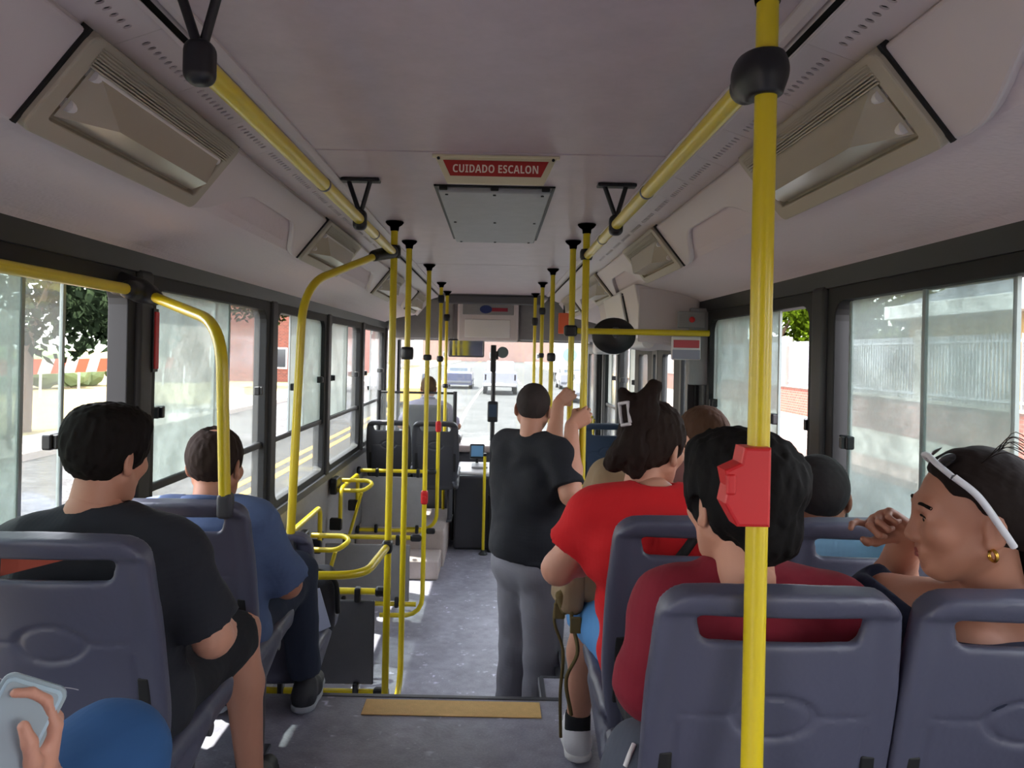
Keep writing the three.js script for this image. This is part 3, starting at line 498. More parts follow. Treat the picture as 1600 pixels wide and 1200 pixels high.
// back tops stand about 0.31 m behind a seat's centre
const scratched = seat('grey moulded seat in front of the camera, left, scratched, seating the man in black', -0.87, 0, -1.82);
{ const g = []; for (const [x, y, dx, dy] of [[-0.15, 0.665, 0.05, 0.012], [-0.14, 0.65, 0.06, -0.004], [-0.06, 0.655, 0.045, -0.012], [-0.055, 0.642, 0.03, 0.004], [0.02, 0.668, 0.03, -0.006]]) { const pz = (px, py) => -0.55 * px * px + 0.02 * smooth(0.45, 0.9, py) + 0.0112; g.push(curveTube([[x, y, pz(x, y)], [x + dx * 0.5, y + dy + 0.004, pz(x + dx * 0.5, y)], [x + dx, y + dy, pz(x + dx, y + dy)]], 0.0011, 8, 5)); }
  part(scratched.children[0], 'scratch_marks', join(g).translate(0, -0.36, 0).rotateX(0.17).translate(0, 0.36, 0.185), std('pale scuff', 0xa6a3ad, 0.7)).userData.kind = 'stuff'; }
seat('grey moulded seat of the man in the blue shirt', -0.87, 0, -2.43, { sy: 0.95 });
seat('low grey seat beyond the blue shirted man, by the dark panel frame', -0.87, -0.27, -3.2, { sy: 0.95 });
seat('nearest grey seat on the right, behind the yellow pole with red button', 0.52, 0, -1.57);
seat('grey seat at the lower right edge under the woman with sunglasses', 0.948, 0, -1.57, { sx: 0.95 });
seat('grey seat of the woman in red on the aisle', 0.53, 0, -2.11);
seat('grey window seat of the child, right side second row', 0.948, 0, -2.13, { sx: 0.95 });
seat('grey seat of the brown haired passenger by the right window', 0.945, 0, -2.85, { sx: 0.95 });
seat('dark blue seat just past the exit door', 0.96, -0.2, -6.45, { mat: M.seatBlue, sy: 1.03 });
seat('charcoal front double seat, window side, left', -0.94, -0.22, -7.2, { sx: 0.95, mat: M.seatDark, sy: 0.97 });
seat('charcoal front double seat, aisle side, left', -0.51, -0.22, -7.2, { mat: M.seatDark, sy: 0.97 });
seat('rear bench seat at the left under the passenger with the phone', -0.87, 0.22, -0.62);
{ const t = thing('rear_podium', 'raised dark podium under the rear bench', 'podium', [0, 0, 0]); part(t, 'deck', muv(rspan(0.01, -1.18, 1.18, 0.001, 0.22, 0.86, -0.9), 1.2), M.floor); part(t, 'nosing', rspan(0.004, -1.18, 1.18, 0.2, 0.224, -0.895, -0.91), M.steel); }
{ const t = thing('front_podium', 'pale boxed wheel arch under the front double seat', 'podium', [0, LOW, 0]);
  part(t, 'box', muv(rspan(0.015, -1.19, -0.4, 0, 0.33, -6.75, -7.7), 0.8), M.paleBox); part(t, 'lower_step', muv(rspan(0.015, -0.75, -0.42, 0, 0.16, -6.35, -6.75), 0.8), M.paleBox); }
{ const t = thing('right_podium', 'grey podium under the dark blue seat past the exit door', 'podium', [0, LOW, 0]); part(t, 'box', muv(rspan(0.015, 0.68, 1.19, 0, 0.35, -6.0, -7.9), 0.8), M.grey); part(t, 'edge', rspan(0.004, 0.675, 0.7, 0.33, 0.355, -6.0, -7.9), M.steel); }
{ const t = thing('driver_partition', 'grey screen with clear panel behind the driver', 'partition', [-0.78, LOW, -7.75]);
  part(t, 'lower_panel', muv(rspan(0.01, -0.38, 0.4, 0, 0.78, -0.02, 0.02), 0.8), M.darkPanel); part(t, 'post', [rod([0.4, 0, 0], [0.4, 1.52, 0], 0.02), rod([-0.38, 0, 0], [-0.38, 1.52, 0], 0.02)], M.frame);
  part(t, 'clear_panel', span(-0.37, 0.39, 0.8, 1.5, 0, 0.001), M.glass); part(t, 'top_rail', rod([-0.38, 1.5, 0], [0.4, 1.5, 0], 0.012), M.frame); }

// ================================================================ POLES AND RAILS
const PR = 0.0165;
const flange = (x, y, z, up = 1) => lathe([[0, 0], [0.042, 0], [0.044, 0.006], [0.036, 0.016], [0.022, 0.026], [0.02, 0.045], [0.0165, 0.046]], 20).scale(1, -up, 1).translate(x, y, z);
const collar = (x, y, z, r = 0.026, h = 0.06) => lathe([[0.0165, -h / 2], [r * 0.85, -h / 2], [r, -h / 4], [r, h / 4], [r * 0.85, h / 2], [0.0165, h / 2]], 16).translate(x, y, z);
function buttonGeo(w, h, d) { return join([extrude([[-w * 0.5, -h * 0.22], [-w * 0.2, -h * 0.5], [w * 0.5, -h * 0.5], [w * 0.5, h * 0.5], [-w * 0.05, h * 0.5], [-w * 0.12, h * 0.3], [-w * 0.5, h * 0.2], [-w * 0.42, 0]], d, 0.005).translate(0, 0, -d / 2)]); }
function pole(label, x, z, o = {}) {
  const t = thing('grab_pole', label, 'pole', [x, 0, z], 0, 'yellow grab poles');
  const yb = o.bottom ?? LOW;
  part(t, 'tube', o.path ? pipe(o.path, PR, o.R || 0.16) : rod([0, yb, 0], [0, CEIL, 0], PR, PR, 18), M.yellow);
  part(t, 'ceiling_flange', flange(0, CEIL, 0), M.black);
  if (!o.path && !o.nofoot) part(t, 'floor_flange', flange(0, yb, 0, -1), M.black);
  for (const [y, r, h] of o.collars || []) part(t, 'collar', collar(0, y, 0, r, h), M.black);
  if (o.button) { const b = part(t, 'stop_button', rb(0.05, 0.1, 0.05, 0.018, 0, o.button, 0.005), M.red); part(b, 'push_knob', new THREE.CylinderGeometry(0.014, 0.014, 0.01, 14).rotateX(Math.PI / 2).translate(0, o.button, 0.033), M.red); }
  return t;
}
// nearest pole, right of the camera, with rail joint and red stop button
{ const t = thing('grab_pole', 'thick yellow pole nearest the camera with red button and black joint', 'pole', [0.457, 0, -1.22], 0, 'yellow grab poles');
  part(t, 'tube', rod([0, 0, 0], [0, CEIL, 0], 0.0175, 0.0175, 28), M.yellow); part(t, 'ceiling_flange', flange(0, CEIL, 0), M.black); part(t, 'floor_flange', flange(0, 0, 0, -1), M.black);
  part(t, 'rail_joint', sdf([cap([0.0, 1.855, 0], [0.0, 1.80, 0], 0.024, 0.026), ell([-0.014, 1.835, -0.02], [0.034, 0.04, 0.045]), cap([0, 1.835, 0], [-0.006, 1.835, -0.08], 0.034, 0.028)], { cell: 0.004, k: 0.02, cuts: [(x, y) => Math.abs(y - 1.83) - 0.036] }), M.black);
  const b = part(t, 'stop_button', buttonGeo(0.062, 0.115, 0.04).translate(-0.027, 1.168, 0.012), M.red); part(b, 'push_knob', rb(0.016, 0.034, 0.012, 0.005, -0.054, 1.172, 0.034), M.red); }
pole('left yellow pole at the step, joined to the overhead rail', -0.467, -3.61, { collars: [[1.845, 0.032, 0.06]] });
pole('second yellow pole along the left of the aisle', -0.467, -4.225, { path: [[0, CEIL, 0], [0, LOW + 0.03, 0], [-0.02, LOW + 0.03, 0.5]], collars: [[1.36, 0.036, 0.07]] });
pole('third yellow pole on the left with the lower red button', -0.455, -5.35, { path: [[0, CEIL, 0], [0, LOW + 0.05, 0], [-0.3, LOW + 0.05, 0.0]], button: 0.34, collars: [[1.33, 0.03, 0.04]] });
pole('fourth yellow pole on the left with the upper red button', -0.466, -6.7, { path: [[0, CEIL, 0], [0, -0.2, 0], [-0.3, -0.2, 0]], button: 0.71, collars: [[1.84, 0.03, 0.07], [1.31, 0.03, 0.05]] });
pole('farthest yellow pole on the left near the driver', -0.475, -8.0 + 0.35, { collars: [[1.72, 0.034, 0.07], [1.03, 0.03, 0.04]] });
pole('right yellow pole held by the standing man, nearer one', 0.447, -3.57, { bottom: 0, collars: [[1.845, 0.03, 0.05]] });
pole('right yellow pole with the black joint of the cross rail', 0.437, -4.1, { bottom: 0, collars: [[1.5, 0.03, 0.05]] });
pole('third yellow pole on the right of the aisle', 0.43, -5.46, { collars: [[1.35, 0.032, 0.06]] });
pole('fourth yellow pole on the right of the aisle', 0.42, -6.5, { collars: [[1.74, 0.03, 0.06], [1.36, 0.024, 0.04]] });
pole('farthest yellow pole on the right near the windshield', 0.42, -7.7, { collars: [[1.7, 0.034, 0.08]] });
{ const t = thing('partition_pole', 'thin yellow pole on the front of the fare cabinet', 'pole', [-0.055, LOW, -7.2]); part(t, 'tube', rod([0, 0, 0], [0, 0.95, 0], 0.014), M.yellow); part(t, 'floor_flange', flange(0, 0, 0, -1), M.black); part(t, 'top_cap', rb(0.034, 0.03, 0.034, 0.01, 0, 0.95, 0), M.black); }

// overhead rails with hanging brackets
function rail(label, x, z0, z1, brackets) {
  const t = thing('overhead_rail', label, 'rail', [x, 1.84, 0], 0, 'overhead rails');
  part(t, 'tube', rod([0, 0, z0], [0, 0, z1], 0.019, 0.019, 18), M.yellow);
  for (const z of brackets) part(t, 'hanging_bracket', [rb(0.05, 0.075, 0.05, 0.02, 0, 0, z), rod([0, 0.02, z + 0.005], [-0.045, 0.145, z], 0.0085, 0.0085, 8), rod([0, 0.02, z - 0.005], [0.035, 0.145, z], 0.0085, 0.0085, 8), rb(0.14, 0.012, 0.045, 0.004, 0, 0.142, z)], M.black);
  for (let z = z0 - 0.9; z > z1 + 0.4; z -= 0.9) part(t, 'coupling', collar(0, 0, 0, 0.021, 0.02).rotateX(Math.PI / 2).translate(0, 0, z), M.steel);
  return t;
}
rail('yellow overhead rail along the left cove', -0.47, -1.25, -3.6, [-1.25, -2.72]);
rail('yellow overhead rail along the right cove', 0.452, -1.26, -3.55, [-2.72]);
{ const t = thing('window_rail', 'yellow tube along the left window bending down to the blue shirted man\'s seat', 'rail', [0, 0, 0]);
  part(t, 'tube', pipe([[-1.12, 1.555, 0.2], [-1.12, 1.545, -2.42]], 0.017), M.yellow);
  part(t, 'bent_tube', pipe([[-1.1, 1.535, -2.46], [-0.735, 1.435, -2.1], [-0.715, 0.93, -2.1]], 0.0165, 0.13), M.yellow);
  part(t, 'wall_clamp', sdf([cap([-1.12, 1.545, -2.36], [-1.12, 1.545, -2.5], 0.03), cap([-1.12, 1.545, -2.44], [-1.075, 1.527, -2.44], 0.03, 0.026), cap([-1.12, 1.55, -2.44], [-1.19, 1.57, -2.44], 0.034, 0.04)], { cell: 0.006, k: 0.02 }), M.black);
  part(t, 'seat_clamp', [rb(0.04, 0.07, 0.045, 0.012, -0.715, 0.93, -2.105)], M.seatDark); }
{ const t = thing('bent_grab_tube', 'yellow tube sloping from the left ceiling rail down behind a seat', 'rail', [0, 0, 0]);
  part(t, 'tube', pipe([[-0.5, 1.825, -3.5], [-0.72, 1.62, -2.92], [-0.745, 0.62, -2.9]], 0.0165, 0.16), M.yellow);
  part(t, 'joint', sdf([cap([-0.475, 1.84, -3.58], [-0.53, 1.80, -3.42], 0.032, 0.026)], { cell: 0.006 }), M.black); part(t, 'seat_clamp', rb(0.05, 0.08, 0.05, 0.014, -0.745, 0.62, -2.9), M.seatDark); }
{ const t = thing('cross_rail', 'horizontal yellow rail from the right pole to the door pillar', 'rail', [0, 0, 0]); part(t, 'tube', rod([0.45, 1.5, -4.08], [1.17, 1.5, -4.05], 0.0165), M.yellow); part(t, 'joint', [rb(0.07, 0.06, 0.06, 0.014, 0.43, 1.5, -4.085)], M.black); }

// yellow frames with grey panels in the standing area on the left
function panelFrame(label, z, x0, x1, yTop, yBot, pTop, pBot, mat, extra) {
  const t = thing('panel_frame', label, 'frame', [0, 0, z]);
  part(t, 'top_tube', rod([x0, yTop, 0], [x1, yTop, 0], 0.0165), M.yellow); part(t, 'bottom_tube', rod([x0, yBot, 0], [x1, yBot, 0], 0.0165), M.yellow);
  part(t, 'panel', muv(rspan(0.008, x0 + 0.03, x1 - 0.05, pBot, pTop, -0.01, 0.008), 0.8), mat);
  for (const fx of [0.25, 0.8]) for (const y of [yTop, yBot]) part(t, 'clip', rb(0.03, 0.075, 0.045, 0.01, x0 + (x1 - x0) * fx, y + (y === yTop ? -0.015 : 0.015), 0.005), M.black);
  for (const [y] of extra || []) part(t, 'pole_clamp', rb(0.08, 0.05, 0.05, 0.018, x1 - 0.01, y, 0), M.black);
  each(t, 'wall_mount', [collar(0, 0, 0, 0.034, 0.03).rotateZ(Math.PI / 2).translate(x0, yTop, 0), collar(0, 0, 0, 0.034, 0.03).rotateZ(Math.PI / 2).translate(x0, yBot, 0)], M.black);
  return t;
}
panelFrame('nearest yellow framed dark panel beside the left pole', -3.78, -1.18, -0.5, 0.165, -0.34, 0.12, -0.3, M.darkPanel, [[0.165], [-0.34]]);
{ const t = thing('curved_handrail', 'thick curved yellow handrail joining the left pole at hip height', 'rail', [0, 0, 0]);
  part(t, 'tube', pipe([[-0.8, 0.44, -3.1], [-0.5, 0.43, -3.16], [-0.47, 0.44, -3.56]], 0.018, 0.12), M.yellow); part(t, 'joint', rb(0.05, 0.06, 0.06, 0.016, -0.467, 0.44, -3.59), M.black); part(t, 'end_boot', rb(0.09, 0.06, 0.06, 0.02, -0.79, 0.44, -3.1), M.seatDark); }
panelFrame('middle yellow framed grey panel behind the curved handrail', -5.35, -1.18, -0.5, 0.05, -0.42, 0.0, -0.4, M.grey, [[0.05]]);
panelFrame('farthest yellow framed grey panel before the front double seat', -6.62, -1.15, -0.5, 0.32, -0.2, 0.27, -0.17, M.grey, [[0.32], [-0.2]]);
// folding hooks and wall handles
function hook(label, x, y, z) { const t = thing('wall_handle', label, 'handle', [x, y, z], 0, 'yellow wall handles');
  part(t, 'tube', pipe([[-0.14, 0.05, 0], [0.06, 0.05, 0.0], [0.1, 0.03, 0.03], [0.04, -0.01, 0.1], [-0.16, -0.01, 0.1]], 0.0155, 0.04), M.yellow); part(t, 'strut', rod([0.02, -0.03, 0.06], [-0.1, -0.45, 0.0], 0.012), M.yellow); part(t, 'mount', [rb(0.05, 0.12, 0.16, 0.012, -0.18, 0.02, 0.05)], M.black); return t; }
hook('small yellow hooked handle low on the left wall, nearer one', -0.92, 0.2, -4.55); hook('small yellow hooked handle low on the left wall, farther one', -0.98, 0.33, -5.75);
function sillRail(label, z0, z1) { const t = thing('sill_handrail', label, 'rail', [0, 0, 0], 0, 'yellow rails below the left windows');
  part(t, 'tube', pipe([[-1.1, 0.1, z0], [-1.1, 0.34, z0], [-1.1, 0.34, z1], [-1.1, 0.1, z1]], 0.0155, 0.08), M.yellow); part(t, 'mount', [rb(0.09, 0.09, 0.05, 0.012, -1.13, 0.08, z0), rb(0.09, 0.09, 0.05, 0.012, -1.13, 0.08, z1)], M.black); return t; }
sillRail('yellow arched rail under the left window, nearer the camera', -4.2, -4.95); sillRail('yellow arched rail under the left window, farther on', -5.6, -6.3);
// ================================================================ PEOPLE
const add3 = (a, b, s = 1) => [a[0] + b[0] * s, a[1] + b[1] * s, a[2] + b[2] * s], sub3 = (a, b) => [a[0] - b[0], a[1] - b[1], a[2] - b[2]], mix3 = (a, b, t) => [0, 1, 2].map((i) => a[i] + (b[i] - a[i]) * t);
const skinMat = (name, hex) => phys(name, hex, 0.55, { sheen: 0.2, sheenColor: new THREE.Color(0.5, 0.3, 0.25) });
const cloth = (name, hex, o = {}) => std(name, hex, 0.92, { bumpMap: weave, bumpScale: 0.0006, ...o });
const hairMat = (name, hex) => phys(name, hex, 0.8, { specularIntensity: 0.35, bumpMap: fine, bumpScale: 0.0008 });
// head in its own frame: centre between the ears, face towards -z
function headPrims() {
  const p = [ell([0, 0.03, 0.012], [0.075, 0.086, 0.095]), ell([0, -0.035, -0.028], [0.058, 0.075, 0.064]), ball([0, -0.093, -0.064], 0.021), cap([0, 0.004, -0.088], [0, -0.034, -0.101], 0.008, 0.0115, { k: 0.014 }), cap([-0.03, 0.02, -0.078], [0.03, 0.02, -0.078], 0.014),
    cap([-0.018, -0.062, -0.083], [0.018, -0.062, -0.083], 0.009, 0.009, { k: 0.008 }), cap([-0.015, -0.073, -0.082], [0.015, -0.073, -0.082], 0.009, 0.009, { k: 0.006 }), cap([0, -0.07, 0.02], [0, -0.145, 0.034], 0.052, 0.05)];
  for (const s of [-1, 1]) p.push(cap([s * 0.054, -0.045, 0.0], [s * 0.022, -0.093, -0.052], 0.022, 0.02), ball([s * 0.041, -0.02, -0.063], 0.022), ball([s * 0.011, -0.038, -0.096], 0.0085, { k: 0.008 }),
    ell([s * 0.079, -0.006, 0.014], [0.008, 0.032, 0.019], [0, s * 0.35, 0], { k: 0.006 }), ball([s * 0.077, -0.03, 0.006], 0.009, { k: 0.006 }), ell([s * 0.031, 0.003, -0.082], [0.016, 0.009, 0.008], null, { k: 0.004 }));
  return p;
}
const headCarve = () => [-1, 1].flatMap((s) => [ell([s * 0.031, 0.004, -0.097], [0.015, 0.01, 0.012], null, { k: 0.01 }), ell([s * 0.088, -0.004, 0.01], [0.007, 0.018, 0.009], [0, s * 0.3, 0], { k: 0.004 })]).concat([cap([-0.02, -0.0675, -0.094], [0.02, -0.0675, -0.094], 0.0022, 0.0022, { k: 0.003 })]);
let headBase = null;
function headGeo() { if (!headBase) headBase = sdf(headPrims(), { cell: 0.0042, k: 0.022, carve: headCarve() }); return headBase.clone(); }
// hand: wrist at w, fingers along y, palm facing z; side +1 right, -1 left; curl = bend of every finger joint
function handPrims(w, ydir, zdir, side, curl = 0.35, o = {}) {
  const y = V(ydir).normalize(), z = V(zdir); z.addScaledVector(y, -z.dot(y)).normalize(); const x = y.clone().cross(z).multiplyScalar(side);
  const P = (a, b, c) => [w[0] + x.x * a + y.x * b + z.x * c, w[1] + x.y * a + y.y * b + z.y * c, w[2] + x.z * a + y.z * b + z.z * c], out = [], s = o.s || 1;
  const kn = [[0.029, 0.09], [0.0095, 0.094], [-0.0105, 0.089], [-0.029, 0.079]], len = [[0.042, 0.025, 0.021], [0.046, 0.029, 0.022], [0.043, 0.027, 0.021], [0.033, 0.02, 0.018]];
  kn.forEach(([a, b], i) => out.push(cap(P(a * 0.62 * s, 0.012 * s, 0), P(a * s, b * s, 0), 0.0145 * s, 0.0112 * s, { k: 0.012 })));
  out.push(cap(P(0.012 * s, 0.02 * s, 0.008 * s), P(0.03 * s, 0.05 * s, 0.014 * s), 0.016 * s, 0.014 * s, { k: 0.012 }), cap(P(-0.018 * s, 0.02 * s, 0.007 * s), P(-0.024 * s, 0.06 * s, 0.006 * s), 0.013 * s, 0.01 * s, { k: 0.012 }));
  kn.forEach(([a, b], i) => { const c = Array.isArray(curl) ? curl[i] : curl; let ang = c * 0.8, px = a, py = b, pz = 0; const r = [0.0088, 0.0092, 0.0088, 0.0076];
    len[i].forEach((L, j) => { const ny = py + Math.cos(ang) * L, nzz = pz + Math.sin(ang) * L, nx = px + a * 0.06; out.push(cap(P(px * s, py * s, pz * s), P(nx * s, ny * s, nzz * s), (r[i] - j * 0.0006) * s, (r[i] - 0.0006 - j * 0.0007) * s, { k: j ? 0.003 : 0.005 })); px = nx; py = ny; pz = nzz; ang += c * (j ? 0.9 : 1.15); }); });
  const th = o.thumb || [[0.05, 0.062, 0.024], [0.052, 0.09, 0.04], [0.046, 0.11, 0.05]]; let q = [0.026, 0.03, 0.01];
  th.forEach((t, j) => { out.push(cap(P(...q.map((v) => v * s)), P(...t.map((v) => v * s)), (0.0125 - j * 0.0012) * s, (0.0115 - j * 0.0016) * s, { k: 0.006 })); q = t; });
  return out;
}
function headMatrix(J) { return new THREE.Matrix4().compose(V(J.head), new THREE.Quaternion().setFromEuler(new THREE.Euler(J.headRot?.[0] || 0, J.headRot?.[1] || 0, J.headRot?.[2] || 0, 'YXZ')), new THREE.Vector3(1, 1, 1).multiplyScalar(J.headS || 1)); }
// J: joints in the person's own frame (floor below the hips, facing -z)
function seatedJoints(o = {}) {
  const yaw = o.yaw || 0, c = Math.cos(yaw), s = Math.sin(yaw), L = o.lift || 0, sx = o.shift || 0, w = o.w || 1;
  const tor = (x, y, z) => [x * c + z * s + sx * Math.max(0, (y - 0.5)) / 0.5, y + L, -x * s + z * c];
  const J = { hip: [0, 0.56 + L, 0.06], waist: tor(0, 0.70, 0.07), chest: tor(0, 0.86, 0.085), shL: tor(-0.175 * w, 0.915, 0.09), shR: tor(0.175 * w, 0.915, 0.09), neck: tor(0, 0.99, 0.085), head: tor(0, 1.135, 0.045),
    hipL: [-0.09, 0.54 + L, 0.02], hipR: [0.09, 0.54 + L, 0.02], kneeL: [-0.11, 0.54, -0.4], kneeR: [0.11, 0.54, -0.4], ankL: [-0.12, 0.09, -0.42], ankR: [0.12, 0.09, -0.42],
    elL: tor(-0.26 * w, 0.71, 0.06), elR: tor(0.26 * w, 0.71, 0.06), haL: [-0.14, 0.63, -0.18], haR: [0.14, 0.63, -0.18], yaw, headRot: [0, 0, 0] };
  return Object.assign(J, o.j || {});
}
function bodyPrims(J, o = {}) {
  const c = Math.cos(J.yaw || 0), s = Math.sin(J.yaw || 0), ax = [c, 0, -s], f = o.fat || 1, sl = o.slim || 0, W = (p, h, r) => cap(add3(p, ax, -h), add3(p, ax, h), r * f - sl), top = add3(J.neck, [0, -0.02, 0]);
  return [W(J.hip, 0.075, 0.115), W(J.waist, 0.055 * f, 0.11), W(J.chest, 0.075, 0.115), cap(J.shL, J.shR, 0.06 - sl), cap(mix3(J.chest, J.neck, 0.55), top, 0.1 - sl, 0.055 - sl), cap(top, mix3(J.shL, J.neck, 0.35), 0.052 - sl, 0.05 - sl), cap(top, mix3(J.shR, J.neck, 0.35), 0.052 - sl, 0.05 - sl)];
}
function person(label, pos, J, o) {
  const t = thing('person', label, 'person', pos, 0), parts = [];
  const kid = o.kid || 1, skin = bodyPrims(J, { slim: 0.014, fat: o.fat });
  const limb = (a, b, ra, rb_) => skin.push(cap(a, b, ra * kid, rb_ * kid));
  for (const q of ['L', 'R']) {
    const ar = o.arm || 1; limb(J['sh' + q], J['el' + q], 0.05 * ar, 0.041 * ar); const wr = J['wr' + q] || J['ha' + q]; limb(J['el' + q], mix3(J['el' + q], wr, 0.35), 0.041 * ar, 0.043 * ar); limb(mix3(J['el' + q], wr, 0.35), wr, 0.043 * ar, 0.028 * ar);
    limb(J['hip' + q], J['knee' + q], 0.078, 0.055); limb(J['knee' + q], mix3(J['knee' + q], J['ank' + q], 0.35), 0.052, 0.054); limb(mix3(J['knee' + q], J['ank' + q], 0.35), J['ank' + q], 0.054, 0.036);
  }
  const hm = headMatrix(J), nb = V([0, -0.13, 0.035]).applyMatrix4(hm); skin.push(cap(J.neck, [nb.x, nb.y, nb.z], 0.058 * kid, 0.05 * kid));
  parts.push(sdf(skin, { cell: 0.0115, k: 0.03 }), headGeo().applyMatrix4(hm));
  for (const q of ['L', 'R']) { const H = o['hand' + q] || {}, wr = J['wr' + q] || J['ha' + q], dir = H.y || sub3(wr, J['el' + q]); parts.push(sdf(handPrims(wr, dir, H.z || [0, -1, 0], q === 'R' ? 1 : -1, H.curl ?? 0.4, { thumb: H.thumb, s: (H.s || 1) * kid }).concat(cap(add3(wr, V(sub3(wr, J['el' + q])).normalize().toArray(), -0.03), wr, 0.027 * kid, 0.025 * kid, { k: 0.01 })), { cell: H.cell || 0.0038, k: 0.004 })); }
  for (const g of parts) { g.deleteAttribute('uv'); }
  const body = part(t, 'body', mergeGeometries(parts.map((g) => g.toNonIndexed())), o.skin);
  // eyes
  if (o.eyes !== false) { const e = [-1, 1].map((s) => new THREE.SphereGeometry(0.0125, 12, 10).translate(s * 0.031, 0.003, -0.0738)); const eye = part(t, 'eyes', e.map((g) => g.applyMatrix4(hm)), eyeWhite); part(eye, 'irises', [-1, 1].map((s) => new THREE.SphereGeometry(0.006, 10, 8).translate(s * 0.031, 0.001, -0.0812).applyMatrix4(hm)), irisMat);
    each(t, 'eyebrow', [-1, 1].map((s) => curveTube([[s * 0.017, 0.024, -0.088], [s * 0.031, 0.03, -0.0895], [s * 0.049, 0.025, -0.0765]], 0.0032, 12, 6).applyMatrix4(hm)), o.brow || hairBlack); each(t, 'eyelashes', [-1, 1].map((s) => curveTube([[s * 0.018, 0.004, -0.0855], [s * 0.031, 0.0095, -0.0895], [s * 0.045, 0.004, -0.0815]], 0.0017, 10, 5).applyMatrix4(hm)), o.brow || hairBlack); part(t, 'lips', [curveTube([[-0.021, -0.067, -0.083], [0, -0.063, -0.0925], [0.021, -0.067, -0.083]], 0.0036, 14, 6), curveTube([[-0.019, -0.069, -0.083], [0, -0.0725, -0.0915], [0.019, -0.069, -0.083]], 0.0042, 14, 6)].map((g) => g.applyMatrix4(hm)), o.lip || lipMat); }
  // clothes
  const sh = o.shirt;
  if (sh) {
    const p = bodyPrims(J, { slim: -(sh.loose ?? 0.012), fat: o.fat }); if (sh.drape) p.push(cap(add3(J.hip, [0, -0.02, 0.02]), add3(J.waist, [0, 0, 0.02]), 0.135 * (o.fat || 1), 0.125 * (o.fat || 1)));
    for (const e of sh.extra || []) p.push(e);
    for (const q of ['L', 'R']) { const e = J['el' + q], a = J['sh' + q], wr = J['wr' + q] || J['ha' + q];
      if (sh.sleeve > 0) p.push(cap(a, mix3(a, e, Math.min(1, sh.sleeve)), 0.066 * kid, 0.064 * kid * (sh.cuff || 1), sh.sleeve <= 1 ? { flat: true } : {}));
      if (sh.sleeve > 1) p.push(cap(e, mix3(e, wr, sh.sleeve - 1), 0.058 * kid, 0.042 * kid, { flat: true })); }
    const nk = add3(J.neck, [0, 0.062, -0.018]), tops = o.strapless;
    const sg = sdf(p, { cell: 0.0105, k: 0.035, carve: [ell(nk, [0.064, 0.042, 0.07], [0.25, 0, 0])], wrinkle: { amp: sh.wr ?? 0.006, f: [9, 13, 9], s: sh.seed || 0 }, cuts: sh.cuts });
    const m = part(t, sh.name || 'shirt', sg, sh.mat); if (sh.collar) part(m, 'collar', new THREE.TorusGeometry(0.067, 0.014, 8, 28).rotateX(Math.PI / 2 - 0.3).scale(1, 1, 1.05).translate(J.neck[0], J.neck[1] + 0.035, J.neck[2] - 0.002), sh.mat);
  }
  const pa = o.pants;
  if (pa) {
    const hax = [Math.cos(J.yaw || 0) * 0.07, 0, -Math.sin(J.yaw || 0) * 0.07], p = [cap(add3(J.hip, hax, -1), add3(J.hip, hax), 0.128 * (o.fat || 1)), cap(J.hip, mix3(J.hip, J.waist, 0.55), 0.125 * (o.fat || 1), 0.115 * (o.fat || 1))];
    for (const q of ['L', 'R']) { const h = J['hip' + q], k = J['knee' + q], a = J['ank' + q];
      if (pa.len <= 1) p.push(cap(h, mix3(h, k, pa.len), 0.096 * kid, 0.082 * kid, { flat: true })); else { p.push(cap(h, k, 0.096 * kid * (pa.fatleg || 1), 0.08 * kid * (pa.fatleg || 1))); p.push(cap(k, mix3(k, a, pa.len - 1), 0.08 * kid * (pa.fatleg || 1), (pa.hem || 0.06) * kid, { flat: true })); } }
    part(t, pa.name || 'trousers', sdf(p, { cell: 0.011, k: 0.03, wrinkle: { amp: 0.006, f: [10, 9, 10], s: 3 }, cuts: pa.cuts }), pa.mat);
  }
  for (const q of ['L', 'R']) { const a = J['ank' + q], fy = a[1] - 0.08, dir = J['toe' + q] || [0, 0, -1], s = kid;
    const P = (f, y, x = 0) => [a[0] + dir[0] * f * s - dir[2] * x * s, fy + y * s, a[2] + dir[2] * f * s + dir[0] * x * s];
    const shoe = part(t, 'shoe', sdf([cap(P(-0.035, 0.045), P(0.06, 0.05), 0.042 * s, 0.042 * s), cap(P(0.06, 0.04), P(0.17, 0.032), 0.044 * s, 0.032 * s), cap(P(-0.03, 0.05), P(-0.01, 0.09), 0.04 * s, 0.042 * s)], { cell: 0.008, k: 0.03, cuts: [(x, y) => fy + 0.004 - y, (x, y) => y - fy - 0.115 * s] }), o.shoe);
    part(shoe, 'sole', sdf([cap(P(-0.04, 0.02), P(0.06, 0.02), 0.047 * s, 0.045 * s), cap(P(0.06, 0.02), P(0.175, 0.02), 0.048 * s, 0.036 * s)], { cell: 0.008, k: 0.02, cuts: [(x, y) => fy + 0.001 - y, (x, y) => y - fy - 0.024] }), o.sole || M.rubber);
    if (o.sock) part(t, 'sock', sdf([cap(P(-0.012, 0.08), P(-0.012, 0.14), 0.044 * s, 0.044 * s, { flat: true })], { cell: 0.008 }), o.sock); }
  if (o.hair) { const hg = o.hair(hm); for (const [nm, g, m] of hg) part(t, nm, g, m); }
  return { t, hm };
}
const eyeWhite = std('eye white', 0xd9d2cc, 0.3), irisMat = std('dark brown iris', 0x1d120c, 0.2), hairBlack = hairMat('near black hair', 0x17130f), lipMat = std('lips', 0x9a5a50, 0.5);
const lensMat = std('dark lens', 0x23252b, 0.15);
const skinLight = skinMat('light skin', 0xc08a72), skinTan = skinMat('tan skin', 0xa9755c), skinBrown = skinMat('brown skin', 0xa8745d), skinPale = skinMat('fair skin', 0xc9937c);
